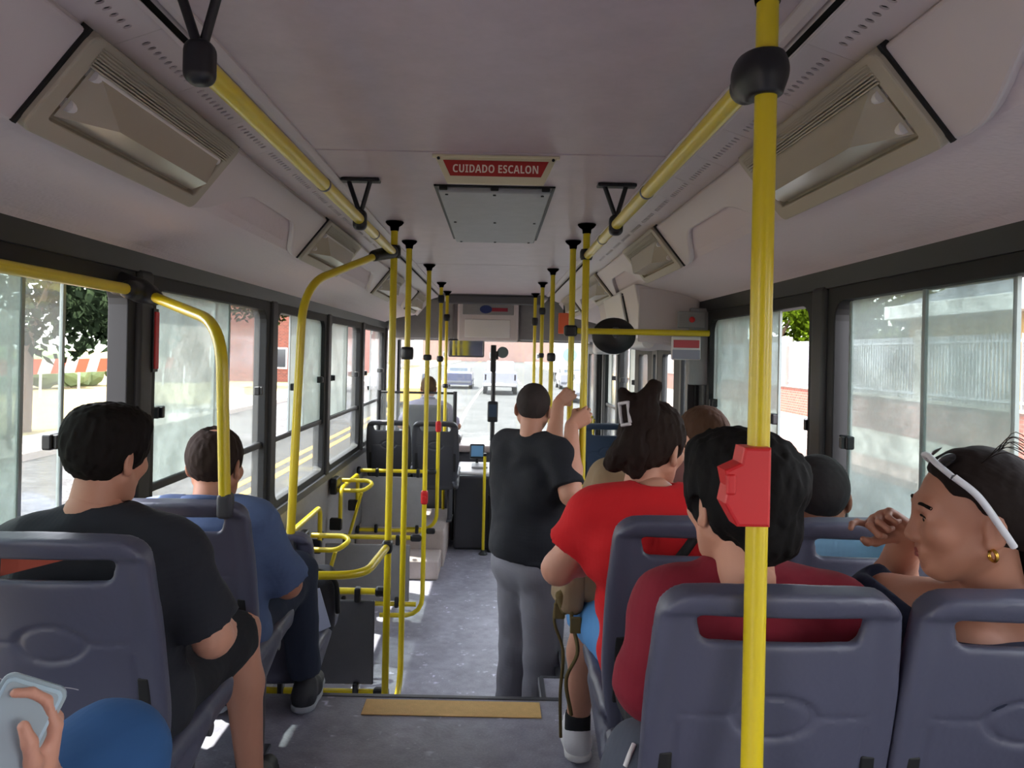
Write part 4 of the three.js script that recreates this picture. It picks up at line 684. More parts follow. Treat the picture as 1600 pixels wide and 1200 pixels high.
// hair shells in the head's frame
function hairShell(mat, o = {}) {
  return (hm) => {
    const v = o.vol || 0.008, prims = [ell([0, 0.034, 0.014], [0.077 + v, 0.088 + v * 1.1, 0.098 + v])].concat(o.add || []);
    const nape = o.nape ?? -0.055;
    const carve = [ell([0, -0.055 + (o.line || 0), -0.098], [0.07, 0.105, 0.062], null, { k: 0.012 }), ...[-1, 1].map((s) => ell([s * 0.085, -0.022, 0.004 + (o.earZ || 0)], [0.02, 0.042, 0.026], null, { k: 0.01 })), ...(o.carve || [])];
    const g = sdf(prims, { cell: 0.0048, k: 0.02, carve, cuts: [(x, y, z) => (nape - y) + (0.07 - z) * (o.slope ?? 0.55) * (z < 0.07 ? 1 : 0)], wrinkle: { amp: o.amp ?? 0.004, f: o.f || [75, 16, 75], s: o.s || 0 } });
    return [['hair', g.applyMatrix4(hm), mat], ...(o.extra ? o.extra(hm) : [])];
  };
}

// man in black T-shirt, left front of the picture
const lookR = (a) => -a;
{ const J = seatedJoints({ lift: -0.02, w: 0.98, j: { headRot: [-0.12, lookR(0.3), -0.05], head: [0.0, 1.11, 0.06], headS: 0.94, elR: [0.25, 0.69, 0.05], haR: [0.18, 0.62, -0.2], kneeR: [0.17, 0.55, -0.38], ankR: [0.2, 0.09, -0.42], kneeL: [-0.1, 0.55, -0.4] } });
  const { t } = person('man in black T-shirt seated at the left, dark hair, seen from behind', [-0.87, 0, -1.82], J, { skin: skinLight, fat: 1.03,
    shirt: { name: 't_shirt', mat: cloth('black cotton', 0x1d1f27), sleeve: 0.85, loose: 0.016, cuff: 1.25, drape: true, seed: 1 }, pants: { name: 'shorts', mat: cloth('black shorts', 0x17181d), len: 0.95 }, shoe: std('black shoe', 0x141518, 0.6),
    hair: hairShell(hairMat('dark brown black hair', 0x191513), { vol: 0.013, amp: 0.005, add: [ell([0, 0.085, -0.03], [0.072, 0.045, 0.075]), ell([0.0, 0.07, 0.06], [0.078, 0.05, 0.05])], nape: -0.075 }) });
  // orange print of the T-shirt back glimpsed through the seat slot
  part(t.children.find((c) => c.name === 't_shirt'), 'orange_print', extrude([[-0.12, 0], [0.12, 0.0], [0.12, 0.02], [-0.1, 0.02], [-0.1, -0.04], [-0.12, -0.04]], 0.003, 0.001).rotateX(-0.06).translate(-0.02, 0.925, 0.245), std('orange print', 0xb0513f, 0.8)); }
// man in blue shirt with a thinning crown
{ const J = seatedJoints({ lift: -0.1, w: 0.9, j: { head: [0.01, 0.99, 0.03], headRot: [-0.12, lookR(0.12), 0], neck: [0, 0.85, 0.075], elR: [0.235, 0.6, -0.02], haR: [0.13, 0.6, -0.24], kneeR: [0.16, 0.52, -0.4], ankR: [0.2, 0.09, -0.44] } });
  person('man in blue shirt seated second on the left, thinning brown hair', [-0.87, 0, -2.45], J, { skin: skinTan, shirt: { mat: cloth('blue shirt cotton', 0x48597b), sleeve: 0.95, loose: 0.02, cuff: 1.2, collar: true, drape: true, seed: 4, wr: 0.008 }, pants: { name: 'jeans', mat: cloth('dark jeans', 0x1c2537), len: 1.9 }, shoe: std('dark grey shoe', 0x22242a, 0.6), sole: std('pale sole', 0x9aa0a8, 0.6),
    hair: hairShell(hairMat('dark brown thinning hair', 0x2c211c), { vol: 0.007, carve: [ell([0.01, 0.135, 0.045], [0.04, 0.03, 0.034], [-0.5, 0, 0], { k: 0.015 })], nape: -0.06 }) }); }
// standing man, black T-shirt, grey trousers, both hands on the right poles
{ const yaw = -0.85, c = Math.cos(yaw), s = Math.sin(yaw), T = (x, y, z) => [x * c + z * s, y, -x * s + z * c];
  const J = { yaw, hip: [0, 0.92, 0], waist: [0.0, 1.06, 0.0], chest: [0.0, 1.29, 0.01], shL: T(-0.18, 1.465, 0), shR: T(0.18, 1.455, 0), neck: [0.005, 1.51, 0.0], head: [0.0, 1.655, -0.02], headRot: [-0.05, lookR(0.2), -0.05],
    hipL: T(-0.085, 0.88, 0), hipR: T(0.085, 0.88, 0), kneeL: T(-0.095, 0.49, -0.02), kneeR: T(0.1, 0.49, 0), ankL: T(-0.1, 0.09, 0.02), ankR: T(0.1, 0.09, 0.03), toeL: [0.5, 0, -0.86], toeR: [0.6, 0, -0.8],
    elL: [0.11, 1.36, -0.3], wrL: [0.155, 1.66, -0.43], haL: [0.155, 1.66, -0.43], elR: [0.165, 1.29, 0.22], wrR: [0.175, 1.59, 0.085], haR: [0.175, 1.59, 0.085] };
  person('standing man in black T-shirt and grey trousers holding two poles', [0.215, LOW, -3.62], J, { skin: skinLight, fat: 1.12, arm: 1.12,
    shirt: { name: 't_shirt', mat: cloth('black cotton jersey', 0x15171f), sleeve: 0.8, loose: 0.016, cuff: 1.2, seed: 8, extra: [cap([0, 0.93, 0.0], [0, 1.2, 0.0], 0.178, 0.165), cap([-0.05, 1.0, 0.03], [0.05, 1.0, -0.03], 0.15), cap([0, 1.45, 0], [-0.12, 1.445, -0.12], 0.085, 0.07), cap([-0.06, 1.0, -0.04], [-0.09, 1.38, -0.07], 0.125, 0.11), cap([0, 1.45, 0], [0.12, 1.445, 0.12], 0.085, 0.07)], cuts: [(x, y) => 0.95 - 0.15 * x - y] }, pants: { mat: cloth('grey cotton trousers', 0x77767f), len: 1.95, hem: 0.085, fatleg: 1.12, cuts: [(x, y) => y - 1.0] }, shoe: std('black leather shoe', 0x16161a, 0.5),
    handL: { y: [0.75, 0.62, -0.15], z: [0.15, 0.1, -1], curl: 1.45, thumb: [[0.045, 0.05, 0.03], [0.035, 0.07, 0.055], [0.015, 0.08, 0.065]], cell: 0.0034 }, handR: { y: [0.8, 0.55, 0], z: [0, 0, -1], curl: 1.45, thumb: [[0.045, 0.05, 0.03], [0.035, 0.07, 0.055], [0.015, 0.08, 0.065]], cell: 0.0034 },
    hair: hairShell(hairMat('cropped dark hair', 0x3a3332), { vol: 0.004, amp: 0.0015, nape: -0.055, line: 0.01 }) }); }
// woman in red with her hair clipped up
{ const J = seatedJoints({ shift: -0.07, w: 0.95, yaw: -0.12, j: { head: [-0.055, 1.115, 0.0], headRot: [-0.1, lookR(0.75), -0.08], neck: [-0.06, 0.985, 0.06], shL: [-0.215, 0.94, 0.07], shR: [0.1, 0.945, 0.1], elL: [-0.315, 0.775, 0.02], wrL: [-0.1, 0.77, -0.28], haL: [-0.1, 0.77, -0.28], elR: [0.2, 0.72, -0.02], haR: [0.08, 0.75, -0.24], kneeL: [-0.175, 0.52, -0.4], ankL: [-0.195, 0.09, -0.47], kneeR: [0.1, 0.53, -0.38] } });
  const clip = (hm) => {
    const bun = sdf([ell([0.0, 0.085, 0.09], [0.055, 0.06, 0.045]), cap([0.01, 0.1, 0.1], [0.03, 0.17, 0.085], 0.032, 0.02), cap([-0.02, 0.09, 0.11], [-0.05, 0.14, 0.11], 0.026, 0.014), cap([0, 0.02, 0.1], [-0.045, -0.045, 0.095], 0.04, 0.032), cap([-0.045, -0.03, 0.095], [-0.065, -0.06, 0.095], 0.025, 0.018), cap([0.02, -0.01, 0.095], [0.01, -0.06, 0.085], 0.035, 0.026)], { cell: 0.005, k: 0.025, wrinkle: { amp: 0.006, f: [60, 22, 60] } });
    return [['bun', bun.applyMatrix4(hm), hairMat('dark brown bun', 0x221713)],
      ['hair_clip', join([rb(0.009, 0.06, 0.012, 0.004, -0.03, 0.085, 0.138, 0, 0, 0.3), rb(0.03, 0.009, 0.012, 0.003, -0.025, 0.113, 0.138, 0, 0, 0.3), rb(0.03, 0.009, 0.012, 0.003, -0.008, 0.057, 0.138, 0, 0, 0.3), rb(0.009, 0.06, 0.012, 0.004, -0.004, 0.092, 0.138, 0, 0, 0.3)]).applyMatrix4(hm), std('pale grey hair clip', 0xb9b2b4, 0.35)]]; };
  person('woman in red T-shirt with clipped up dark hair hugging a backpack', [0.53, 0, -2.12], J, { skin: skinLight, fat: 1.02, shirt: { name: 't_shirt', mat: cloth('red cotton', 0xc40f17), sleeve: 0.6, loose: 0.014, cuff: 1.2, seed: 11 }, pants: { name: 'shorts', mat: cloth('light blue denim shorts', 0x4f87bd), len: 0.97 }, shoe: std('white sneaker', 0xd8d6da, 0.6), sole: std('white sole', 0xe2e0e0, 0.6), sock: std('black sock', 0x16171c, 0.9),
    hair: hairShell(hairMat('dark brown hair', 0x241813), { vol: 0.011, amp: 0.005, f: [70, 25, 70], nape: -0.07, add: [ell([0, -0.01, 0.075], [0.06, 0.06, 0.04])], extra: clip }) }); }
{ const t = thing('shoulder_strap', 'black strap running diagonally across the back of the woman in red', 'strap', [0, 0, 0]); part(t, 'webbing', curveTube([[0.63, 1.03, -2.03], [0.6, 0.985, -1.955], [0.53, 0.9, -1.906], [0.46, 0.81, -1.9], [0.4, 0.72, -1.915]], 0.013, 30, 8), M.rubber); part(t, 'ring', new THREE.TorusGeometry(0.016, 0.004, 8, 18).rotateY(0.3).translate(0.6, 0.985, -1.945), M.chrome); }
// person with thick black hair and maroon sweater, nearest right seat
{ const J = seatedJoints({ w: 0.98, lift: 0.0, j: { head: [-0.045, 1.095, 0.13], neck: [-0.03, 0.955, 0.11], chest: [-0.01, 0.79, 0.11], headRot: [-0.05, 0.3, 0], elL: [-0.2, 0.745, 0.12], shL: [-0.165, 0.885, 0.11], shR: [0.15, 0.885, 0.11], haL: [-0.1, 0.66, -0.12], elR: [0.22, 0.65, 0.04] } });
  person('person in maroon sweater with thick black hair behind the nearest pole', [0.535, 0, -1.56], J, { skin: skinLight, shirt: { name: 'sweater', mat: cloth('maroon knit', 0x7a1226), sleeve: 1.9, loose: 0.012, seed: 15 }, pants: { mat: cloth('black trousers', 0x17181d), len: 1.9 }, shoe: std('dark shoe', 0x1a1b1f, 0.6),
    hair: hairShell(hairMat('thick black hair', 0x100e0e), { vol: 0.02, amp: 0.006, f: [60, 14, 60], add: [ell([0.015, 0.05, 0.06], [0.088, 0.085, 0.075]), ell([0, 0.09, -0.02], [0.08, 0.05, 0.09]), ell([0.02, -0.04, 0.075], [0.062, 0.06, 0.045])], nape: -0.105 }) }); }
// woman with sunglasses on her head, turned to the left
{ const J = seatedJoints({ yaw: 0.35, w: 0.94, j: { head: [-0.06, 1.09, 0.17], headRot: [-0.06, 1.28, 0.06], neck: [0.0, 0.945, 0.16], chest: [0.0, 0.83, 0.12], shL: [-0.165, 0.905, 0.09], shR: [0.14, 0.905, 0.17], elL: [-0.06, 0.83, -0.12], wrL: [-0.11, 1.03, 0.05], haL: [-0.11, 1.03, 0.05], elR: [0.2, 0.72, 0.05] } });
  const extra = (hm) => {
    const pony = sdf([cap([0, 0.01, 0.105], [0.01, -0.05, 0.125], 0.045, 0.05), cap([0.01, -0.05, 0.125], [0.0, -0.1, 0.105], 0.045, 0.03)], { cell: 0.006, k: 0.02, wrinkle: { amp: 0.006, f: [30, 12, 30] } });
    const fly = []; for (let i = 0; i < 9; i++) { const a = -0.06 + i * 0.014; fly.push(curveTube([[a, 0.11, 0.0 + i * 0.008], [a * 1.3, 0.132 + 0.006 * (i % 3), 0.03 + i * 0.008], [a * 1.1, 0.11 + 0.004 * (i % 2), 0.075 + i * 0.007]], 0.0008, 10, 4)); }
    const arm = (s) => curveTube([[s * 0.073, 0.088, -0.045], [s * 0.087, 0.06, -0.015], [s * 0.089, 0.0, 0.022], [s * 0.083, -0.03, 0.04]], 0.0062, 30, 8).scale(1, 1, 1);
    const front = [curveTube([[-0.074, 0.088, -0.047], [-0.045, 0.105, -0.064], [0, 0.112, -0.067], [0.045, 0.105, -0.064], [0.074, 0.088, -0.047]], 0.0055, 40, 8)];
    const lens = [-1, 1].map((s) => new THREE.SphereGeometry(0.028, 18, 10, 0, Math.PI * 2, 0, 0.8).scale(1.1, 0.45, 0.9).rotateX(-0.7).rotateY(-s * 0.25).translate(s * 0.037, 0.104, -0.043));
    return [['ponytail', pony.applyMatrix4(hm), hairMat('dark brown ponytail', 0x1d1512)], ['loose_hairs', join(fly).applyMatrix4(hm), hairMat('loose dark hair', 0x241a16)],
      ['sunglasses', join([arm(-1), arm(1), ...front]).applyMatrix4(hm), std('white sunglasses frame', 0xcfd0d4, 0.35)], ...lens.map((g) => ['sunglass_lens', g.applyMatrix4(hm), lensMat]),
      ['earrings', join([-1, 1].map((s) => new THREE.TorusGeometry(0.0095, 0.0032, 8, 18).rotateY(0.4).translate(s * 0.083, -0.046, 0.008))).applyMatrix4(hm), std('gold hoop', 0xcfa34a, 0.25, { metalness: 1 })]]; };
  person('woman in profile with white sunglasses on her head at the right edge', [0.965, 0, -1.55], J, { skin: skinBrown, shirt: { name: 'navy_top', mat: cloth('navy cotton', 0x161c33), sleeve: 0.45, loose: 0.01, seed: 21, cuts: [(x, y, z) => (y - 0.90) - 0.9 * Math.max(0, Math.abs(x + 0.02) - 0.1) + (z > 0.08 ? 0.02 : -0.03)] }, pants: { mat: cloth('dark navy trousers', 0x171b28), len: 1.9 }, shoe: std('black flat shoe', 0x17171a, 0.6),
    handL: { y: [-0.85, 0.42, 0.1], z: [0.1, -0.6, 0.8], s: 0.8, curl: [0.4, 1.25, 1.35, 1.35], cell: 0.003 }, lip: std('rose lips', 0x8a4640, 0.5),
    hair: hairShell(hairMat('sleek dark brown hair', 0x1e1613), { vol: 0.007, amp: 0.002, f: [20, 60, 60], nape: -0.07, earZ: 0.004, add: [ell([0, 0.01, 0.08], [0.06, 0.07, 0.035])], carve: [-1, 1].map((s) => ell([s * 0.076, 0.0, -0.048], [0.034, 0.056, 0.046], null, { k: 0.02 })).concat([cap([-0.055, 0.05, -0.085], [0.055, 0.05, -0.085], 0.034, 0.034, { k: 0.02 })]), extra }) }); }
// child by the right window
{ const J = seatedJoints({ w: 0.82, lift: -0.1, j: { head: [-0.03, 0.985, 0.05], headS: 0.97, headRot: [-0.05, lookR(0.1), 0], neck: [0, 0.875, 0.085], chest: [0, 0.78, 0.08], shL: [-0.14, 0.855, 0.085], shR: [0.14, 0.855, 0.085], elL: [-0.19, 0.66, 0.05], elR: [0.19, 0.66, 0.05], haL: [-0.1, 0.58, -0.12], haR: [0.1, 0.58, -0.12], kneeL: [-0.09, 0.5, -0.33], kneeR: [0.09, 0.5, -0.33], ankL: [-0.09, 0.17, -0.36], ankR: [0.09, 0.17, -0.36] } });
  person('short haired child in light blue shirt at the right window', [0.965, 0, -2.16], J, { skin: skinTan, kid: 0.8, fat: 0.82, shirt: { mat: cloth('light blue cotton', 0x7fa6c4), sleeve: 0.8, loose: 0.012, seed: 25 }, pants: { mat: cloth('navy shorts', 0x20283c), len: 0.9 }, shoe: std('grey trainer', 0x6b6e75, 0.6),
    hair: hairShell(hairMat('cropped dark hair with grey sheen', 0x2d2a2b), { vol: 0.004, amp: 0.0015, nape: -0.05 }) }); }
// brown haired passenger farther on
{ const J = seatedJoints({ lift: -0.05, w: 0.8, shift: -0.08, j: { head: [-0.145, 1.055, 0.0], headRot: [-0.15, 0.45, 0], neck: [-0.15, 0.93, 0.06], shL: [-0.3, 0.9, 0.08], shR: [0.03, 0.9, 0.08], elL: [-0.34, 0.7, 0.02] } });
  person('brown haired passenger glimpsed beyond the woman in red', [0.965, 0, -2.87], J, { skin: skinPale, shirt: { mat: cloth('dusty rose cotton', 0x8a5a55), sleeve: 0.8, loose: 0.012, seed: 29 }, pants: { mat: cloth('brown trousers', 0x3b3029), len: 1.9 }, shoe: std('brown shoe', 0x33251d, 0.6), brow: hairMat('brown brow', 0x4a3324),
    hair: hairShell(hairMat('light brown hair', 0x4d3527), { vol: 0.01, amp: 0.004, nape: -0.085 }) }); }
// driver
{ const J = seatedJoints({ lift: 0.0, w: 1.05, j: { headRot: [0, 0, 0], elL: [-0.3, 0.72, -0.12], haL: [-0.16, 0.72, -0.42], elR: [0.3, 0.72, -0.12], haR: [0.16, 0.72, -0.42] } });
  person('driver in pale lilac grey shirt seen from behind', [-0.68, -0.15, -8.1], J, { skin: skinTan, fat: 1.12, shirt: { mat: cloth('lilac grey shirt cotton', 0x9a93ab), sleeve: 0.8, loose: 0.014, collar: true, seed: 33 }, pants: { mat: cloth('navy trousers work', 0x1c2233), len: 1.9 }, shoe: std('black work shoe', 0x151518, 0.6),
    hair: hairShell(hairMat('brown short hair', 0x4b3a2a), { vol: 0.007, nape: -0.055 }) }); }
{ const t = thing('bus_seat', 'dark seat with high back under the driver', 'seat', [-0.68, LOW, -8.05]); part(t, 'pedestal', [rspan(0.02, -0.16, 0.16, 0, 0.72, -0.2, 0.12)], M.black); part(t, 'cushion', rb(0.48, 0.12, 0.46, 0.05, 0, 0.8, -0.05), M.seatDark); part(t, 'backrest', rb(0.46, 0.55, 0.1, 0.05, 0, 1.1, 0.22, 0.1), M.seatDark); }
// passenger with the phone, cut off by the lower left corner
{ const J = seatedJoints({ yaw: -0.15, j: { lift: 0, head: [-0.25, 1.2, 0.1], neck: [-0.2, 1.05, 0.1], shL: [-0.38, 1.0, 0.1], shR: [-0.02, 0.9, 0.06], hipR: [0.06, 0.42, 0.0], hip: [-0.05, 0.5, 0.06], waist: [-0.1, 0.7, 0.07], chest: [-0.17, 0.88, 0.08], elR: [0.05, 0.6, -0.14], wrR: [0.24, 0.57, -0.38], haR: [0.24, 0.57, -0.38], elL: [-0.42, 0.72, 0.0], haL: [-0.3, 0.62, -0.3], kneeR: [0.25, 0.515, -0.54], ankR: [0.26, 0.09, -0.52], kneeL: [-0.12, 0.54, -0.42], ankL: [-0.14, 0.09, -0.44] } });
  person('passenger in jeans and black sleeve holding a phone, lower left corner', [-0.8, 0.22, -0.62], J, { skin: skinPale, shirt: { name: 'black_top', mat: cloth('black knit', 0x131419), sleeve: 1.45, loose: 0.014, seed: 37 }, pants: { name: 'jeans', mat: cloth('blue denim', 0x27507f), len: 1.9 }, shoe: std('black trainer', 0x17181c, 0.6),
    handR: { y: [0.12, 1, -0.15], z: [-0.86, 0.1, 0.5], s: 0.88, curl: [0.55, 0.75, 0.85, 0.9], thumb: [[0.054, 0.05, 0.02], [0.062, 0.08, 0.03], [0.06, 0.102, 0.042]], cell: 0.003 }, hair: hairShell(hairMat('black hair', 0x15110f), { vol: 0.01 }) }); }
{ const t = thing('phone', 'phone in a clear case held by the passenger at lower left', 'phone', [-0.583, 0.86, -0.958]); t.rotation.set(-0.25, 0.5, -0.35);
  part(t, 'case', extrude(rrect(0.078, 0.158, 0.012), 0.006, 0.0015).translate(0, 0, -0.006), phys('clear case', 0xbfd0d6, 0.3, { transmission: 0.4, thickness: 0 })); part(t, 'body', extrude(rrect(0.07, 0.15, 0.009), 0.004, 0.001), std('phone pale blue back', 0xaec7d2, 0.35)); part(t, 'screen', extrude(rrect(0.064, 0.142, 0.007), 0.001).translate(0, 0, 0.0052), std('phone pale screen', 0xa3b3ba, 0.25)); }
// ================================================================ BAGS
{ const t = thing('backpack', 'khaki backpack hugged by the woman in red', 'backpack', [0.41, -0.06, -2.45]);
  const kh = cloth('khaki canvas', 0x8b755a), camo = cloth('olive webbing', 0x6a5a34);
  part(t, 'bag', sdf([pbox([0.02, 0.85, 0.0], [0.13, 0.22, 0.1], 0.06, [0, 0.1, -0.24]), ell([0.09, 1.04, -0.01], [0.11, 0.07, 0.09])], { cell: 0.01, k: 0.05, wrinkle: { amp: 0.008, f: [9, 9, 9] } }), kh);
  part(t, 'front_pocket', sdf([pbox([-0.125, 0.76, 0.03], [0.04, 0.14, 0.09], 0.03, [0, 0.1, -0.1])], { cell: 0.009, wrinkle: { amp: 0.004, f: [14, 14, 14] } }), kh);
  part(t, 'strap', [curveTube([[-0.16, 0.7, 0.06], [-0.18, 0.6, 0.08], [-0.15, 0.5, 0.07], [-0.155, 0.36, 0.07], [-0.15, 0.22, 0.06]], 0.0055, 30, 6)], camo);
  part(t, 'strap', [curveTube([[-0.12, 0.69, 0.09], [-0.13, 0.62, 0.12], [-0.11, 0.52, 0.13], [-0.14, 0.42, 0.1], [-0.12, 0.3, 0.08]], 0.006, 30, 6)], camo);
  part(t, 'buckle', [rb(0.035, 0.05, 0.014, 0.005, -0.165, 0.63, 0.09), rb(0.035, 0.05, 0.014, 0.005, -0.118, 0.6, 0.13)], camo); part(t, 'waist_pad', sdf([pbox([-0.14, 0.665, 0.09], [0.035, 0.04, 0.015], 0.014, [0, 0.4, 0.4])], { cell: 0.007 }), camo); }
{ const t = thing('shoulder_bag', 'dark grey bag with black handle at the foot of the nearest right seat', 'bag', [0.345, -0.04, -1.62]);
  part(t, 'bag', sdf([ell([0.0, 0.56, 0.1], [0.085, 0.11, 0.12]), pbox([0.03, 0.46, 0.1], [0.09, 0.12, 0.1], 0.05)], { cell: 0.008, k: 0.05, wrinkle: { amp: 0.005, f: [12, 12, 12] } }), cloth('grey nylon', 0x4b505c));
  part(t, 'handle', curveTube([[0.05, 0.58, 0.2], [0.0, 0.6, 0.225], [-0.02, 0.54, 0.235], [0.02, 0.48, 0.225]], 0.01, 24, 8), M.rubber); part(t, 'white_mark', curveTube([[-0.03, 0.655, 0.15], [-0.042, 0.64, 0.165], [-0.05, 0.622, 0.17]], 0.005, 12, 6), M.white); }
{ const t = thing('seat_bag', 'dark bag with pale panel and salmon edge on the low left seat', 'bag', [-0.8, 0.13, -3.3]);
  part(t, 'bag', sdf([pbox([0, 0.14, 0], [0.15, 0.13, 0.13], 0.05, [0, 0.2, 0])], { cell: 0.009, wrinkle: { amp: 0.006, f: [10, 10, 10] } }), cloth('charcoal nylon', 0x26272e));
  part(t, 'strap', curveTube([[-0.05, 0.22, 0.1], [0.05, 0.31, 0.12], [0.16, 0.27, 0.1], [0.18, 0.12, 0.08]], 0.011, 24, 8), M.rubber); part(t, 'pale_panel', rb(0.06, 0.17, 0.01, 0.004, 0.11, 0.15, 0.14, 0, 0.5, 0.3), std('pale blue panel', 0xa9b2cc, 0.6)); part(t, 'salmon_edge', rb(0.05, 0.2, 0.03, 0.012, 0.045, 0.13, 0.145), std('salmon fabric', 0xa56a5b, 0.8)); }

// ================================================================ STREET
const ROAD = -0.95;
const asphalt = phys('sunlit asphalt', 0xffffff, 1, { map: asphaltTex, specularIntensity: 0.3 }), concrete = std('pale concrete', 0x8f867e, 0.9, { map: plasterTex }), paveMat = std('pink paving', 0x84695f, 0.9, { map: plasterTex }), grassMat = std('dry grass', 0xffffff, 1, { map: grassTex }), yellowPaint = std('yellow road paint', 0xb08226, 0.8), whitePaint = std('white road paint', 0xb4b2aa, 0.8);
function ground(name, label, cat, geo, mat, uvs = 4) { const m = new THREE.Mesh(muv(Array.isArray(geo) ? join(geo) : geo, uvs), mat); m.name = name; m.receiveShadow = m.castShadow = true; scene.add(m); tag(m, label, cat, null, 'structure'); return m; }
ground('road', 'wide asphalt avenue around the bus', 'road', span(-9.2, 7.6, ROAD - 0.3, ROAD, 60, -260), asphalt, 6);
ground('ground', 'bare ground beyond the verges', 'ground', [span(-200, -18, ROAD - 0.4, ROAD - 0.02, 120, -300), span(13.2, 200, ROAD - 0.4, ROAD - 0.02, 120, -300), span(-18, 13.2, ROAD - 0.4, ROAD - 0.05, -260, -300)], grassMat, 6);
ground('verge', 'dry grass verge on the left of the avenue', 'verge', span(-18, -11, ROAD - 0.3, ROAD + 0.14, 60, -260), grassMat, 5);
ground('sidewalk', 'pale pavement with kerb on the left', 'sidewalk', [span(-11, -9.2, ROAD - 0.3, ROAD + 0.15, 60, -260)], concrete, 3);
ground('sidewalk_001', 'broad bright pavement on the right', 'sidewalk', [span(7.6, 8.6, ROAD - 0.3, ROAD + 0.15, 60, -260)], paveMat, 3);
ground('sidewalk_002', 'white concrete strip before the brick wall on the right', 'sidewalk', [span(8.6, 13.2, ROAD - 0.3, ROAD + 0.16, 60, -260)], concrete, 3);
ground('lane_marking', 'double yellow line on the left of the bus', 'road marking', [span(-4.0, -3.86, ROAD, ROAD + 0.006, 40, -200), span(-4.34, -4.2, ROAD, ROAD + 0.006, 40, -200)], yellowPaint);
{ const g = []; for (let i = 0; i < 30; i++) g.push(span(1.9, 2.03, ROAD, ROAD + 0.006, -8 - i * 7, -11.5 - i * 7)); ground('lane_marking_001', 'white dashed lane line ahead of the bus', 'road marking', g, whitePaint); }
{ const pts = []; const L = [[-1.1, -18], [-1.05, -35], [-0.4, -60], [2.0, -95]]; const c = new THREE.CatmullRomCurve3(L.map(([x, z]) => new THREE.Vector3(x, ROAD + 0.004, z))); const g = new THREE.TubeGeometry(c, 60, 0.07, 4, false); g.scale(1, 1, 1); const p = g.attributes.position; for (let i = 0; i < p.count; i++) p.setY(i, Math.min(ROAD + 0.006, Math.max(ROAD - 0.02, p.getY(i)))); g.computeVertexNormals(); ground('lane_marking_002', 'white curving edge line ahead of the bus', 'road marking', g, whitePaint); }

// vehicles: side profile extruded across, glass band, wheels, lamps
function carProto(label, o, pos, turn) {
  const t = thing(o.name || 'car', label, o.cat || 'car', pos, turn), w = o.w || 1.75, paint = phys('paint ' + o.hex.toString(16), o.hex, 0.4, { clearcoat: 0.6 });
  const mk = (pts, ww, b = 0.05) => { const g = extrude(pts, ww - 2 * b, b); g.rotateY(Math.PI / 2); g.translate(-ww / 2 + b, 0, 0); return g; }; // profile x runs towards -z (front)
  part(t, 'body', mk(o.body, w), paint);
  if (o.cabin) part(t, 'cabin', mk(o.cabin, w * 0.86), o.cabinMat || paint);
  if (o.glass) part(t, 'windows', o.glass.map((p) => mk(p, w * 0.875, 0.01)), carGlass);
  if (o.rear) part(t, 'rear_window', rb(w * 0.68, o.rear[1], 0.03, 0.01, 0, o.rear[0], o.rear[2], o.rear[3] || 0), carGlass);
  for (const z of o.axles) for (const s of [-1, 1]) { const wl = part(t, 'wheel', new THREE.CylinderGeometry(o.wr, o.wr, 0.22, 22).rotateZ(Math.PI / 2).translate(s * (w / 2 - 0.08), o.wr, z), M.rubber); part(wl, 'hub', new THREE.CylinderGeometry(o.wr * 0.55, o.wr * 0.55, 0.23, 16).rotateZ(Math.PI / 2).translate(s * (w / 2 - 0.075), o.wr, z), M.chrome); }
  for (const s of [-1, 1]) part(t, 'tail_lamp', rb(0.12, o.tl[1], 0.06, 0.02, s * (w / 2 - 0.11), o.tl[0], o.tl[2]), tailMat);
  part(t, 'bumper', rb(w * 0.96, 0.16, 0.12, 0.04, 0, o.bump[0], o.bump[1]), o.bumpMat || M.darkPanel);
  if (o.plate) part(t, 'number_plate', rb(0.4, 0.13, 0.02, 0.01, 0, o.plate[0], o.plate[1]), M.white);
  return t;
}
const carGlass = std('dark car glass', 0x2a3036, 0.12), tailMat = std('red tail lamp', 0xb02a2a, 0.3);
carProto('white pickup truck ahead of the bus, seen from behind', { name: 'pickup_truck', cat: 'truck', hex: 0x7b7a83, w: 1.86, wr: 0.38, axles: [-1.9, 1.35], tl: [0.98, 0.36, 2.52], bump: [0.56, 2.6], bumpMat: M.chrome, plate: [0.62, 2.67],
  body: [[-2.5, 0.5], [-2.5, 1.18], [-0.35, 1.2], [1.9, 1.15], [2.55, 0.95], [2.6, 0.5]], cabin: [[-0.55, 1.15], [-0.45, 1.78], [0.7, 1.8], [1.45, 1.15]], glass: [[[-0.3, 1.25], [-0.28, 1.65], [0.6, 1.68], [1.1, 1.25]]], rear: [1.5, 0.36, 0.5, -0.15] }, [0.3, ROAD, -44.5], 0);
const sedan = { hex: 0x3c3f58, w: 1.75, wr: 0.31, axles: [-1.3, 1.3], tl: [0.85, 0.18, 2.05], bump: [0.45, 2.08], plate: [0.75, 2.1], body: [[-2.05, 0.32], [-2.08, 0.95], [-1.4, 1.02], [1.1, 0.98], [2.05, 0.78], [2.1, 0.32]], cabin: [[-1.75, 0.95], [-1.05, 1.45], [0.4, 1.46], [1.15, 0.95]], glass: [[[-1.3, 1.02], [-0.9, 1.36], [0.3, 1.37], [0.8, 1.02]]], rear: [1.22, 0.36, 1.42, -0.9] };
carProto('dark blue car driving ahead to the left of the pickup', sedan, [-2.35, ROAD, -50], 0);
carProto('white hatchback parked ahead on the right', { ...sedan, hex: 0x8c8a8e }, [4.7, ROAD, -38], 0);
carProto('second white car farther ahead on the right', { ...sedan, hex: 0x86848a }, [5.2, ROAD, -52], 0);
carProto('yellow taxi in the opposite lane beyond the driver', { ...sedan, hex: 0xb98f16 }, [-3.9, ROAD, -33], Math.PI);
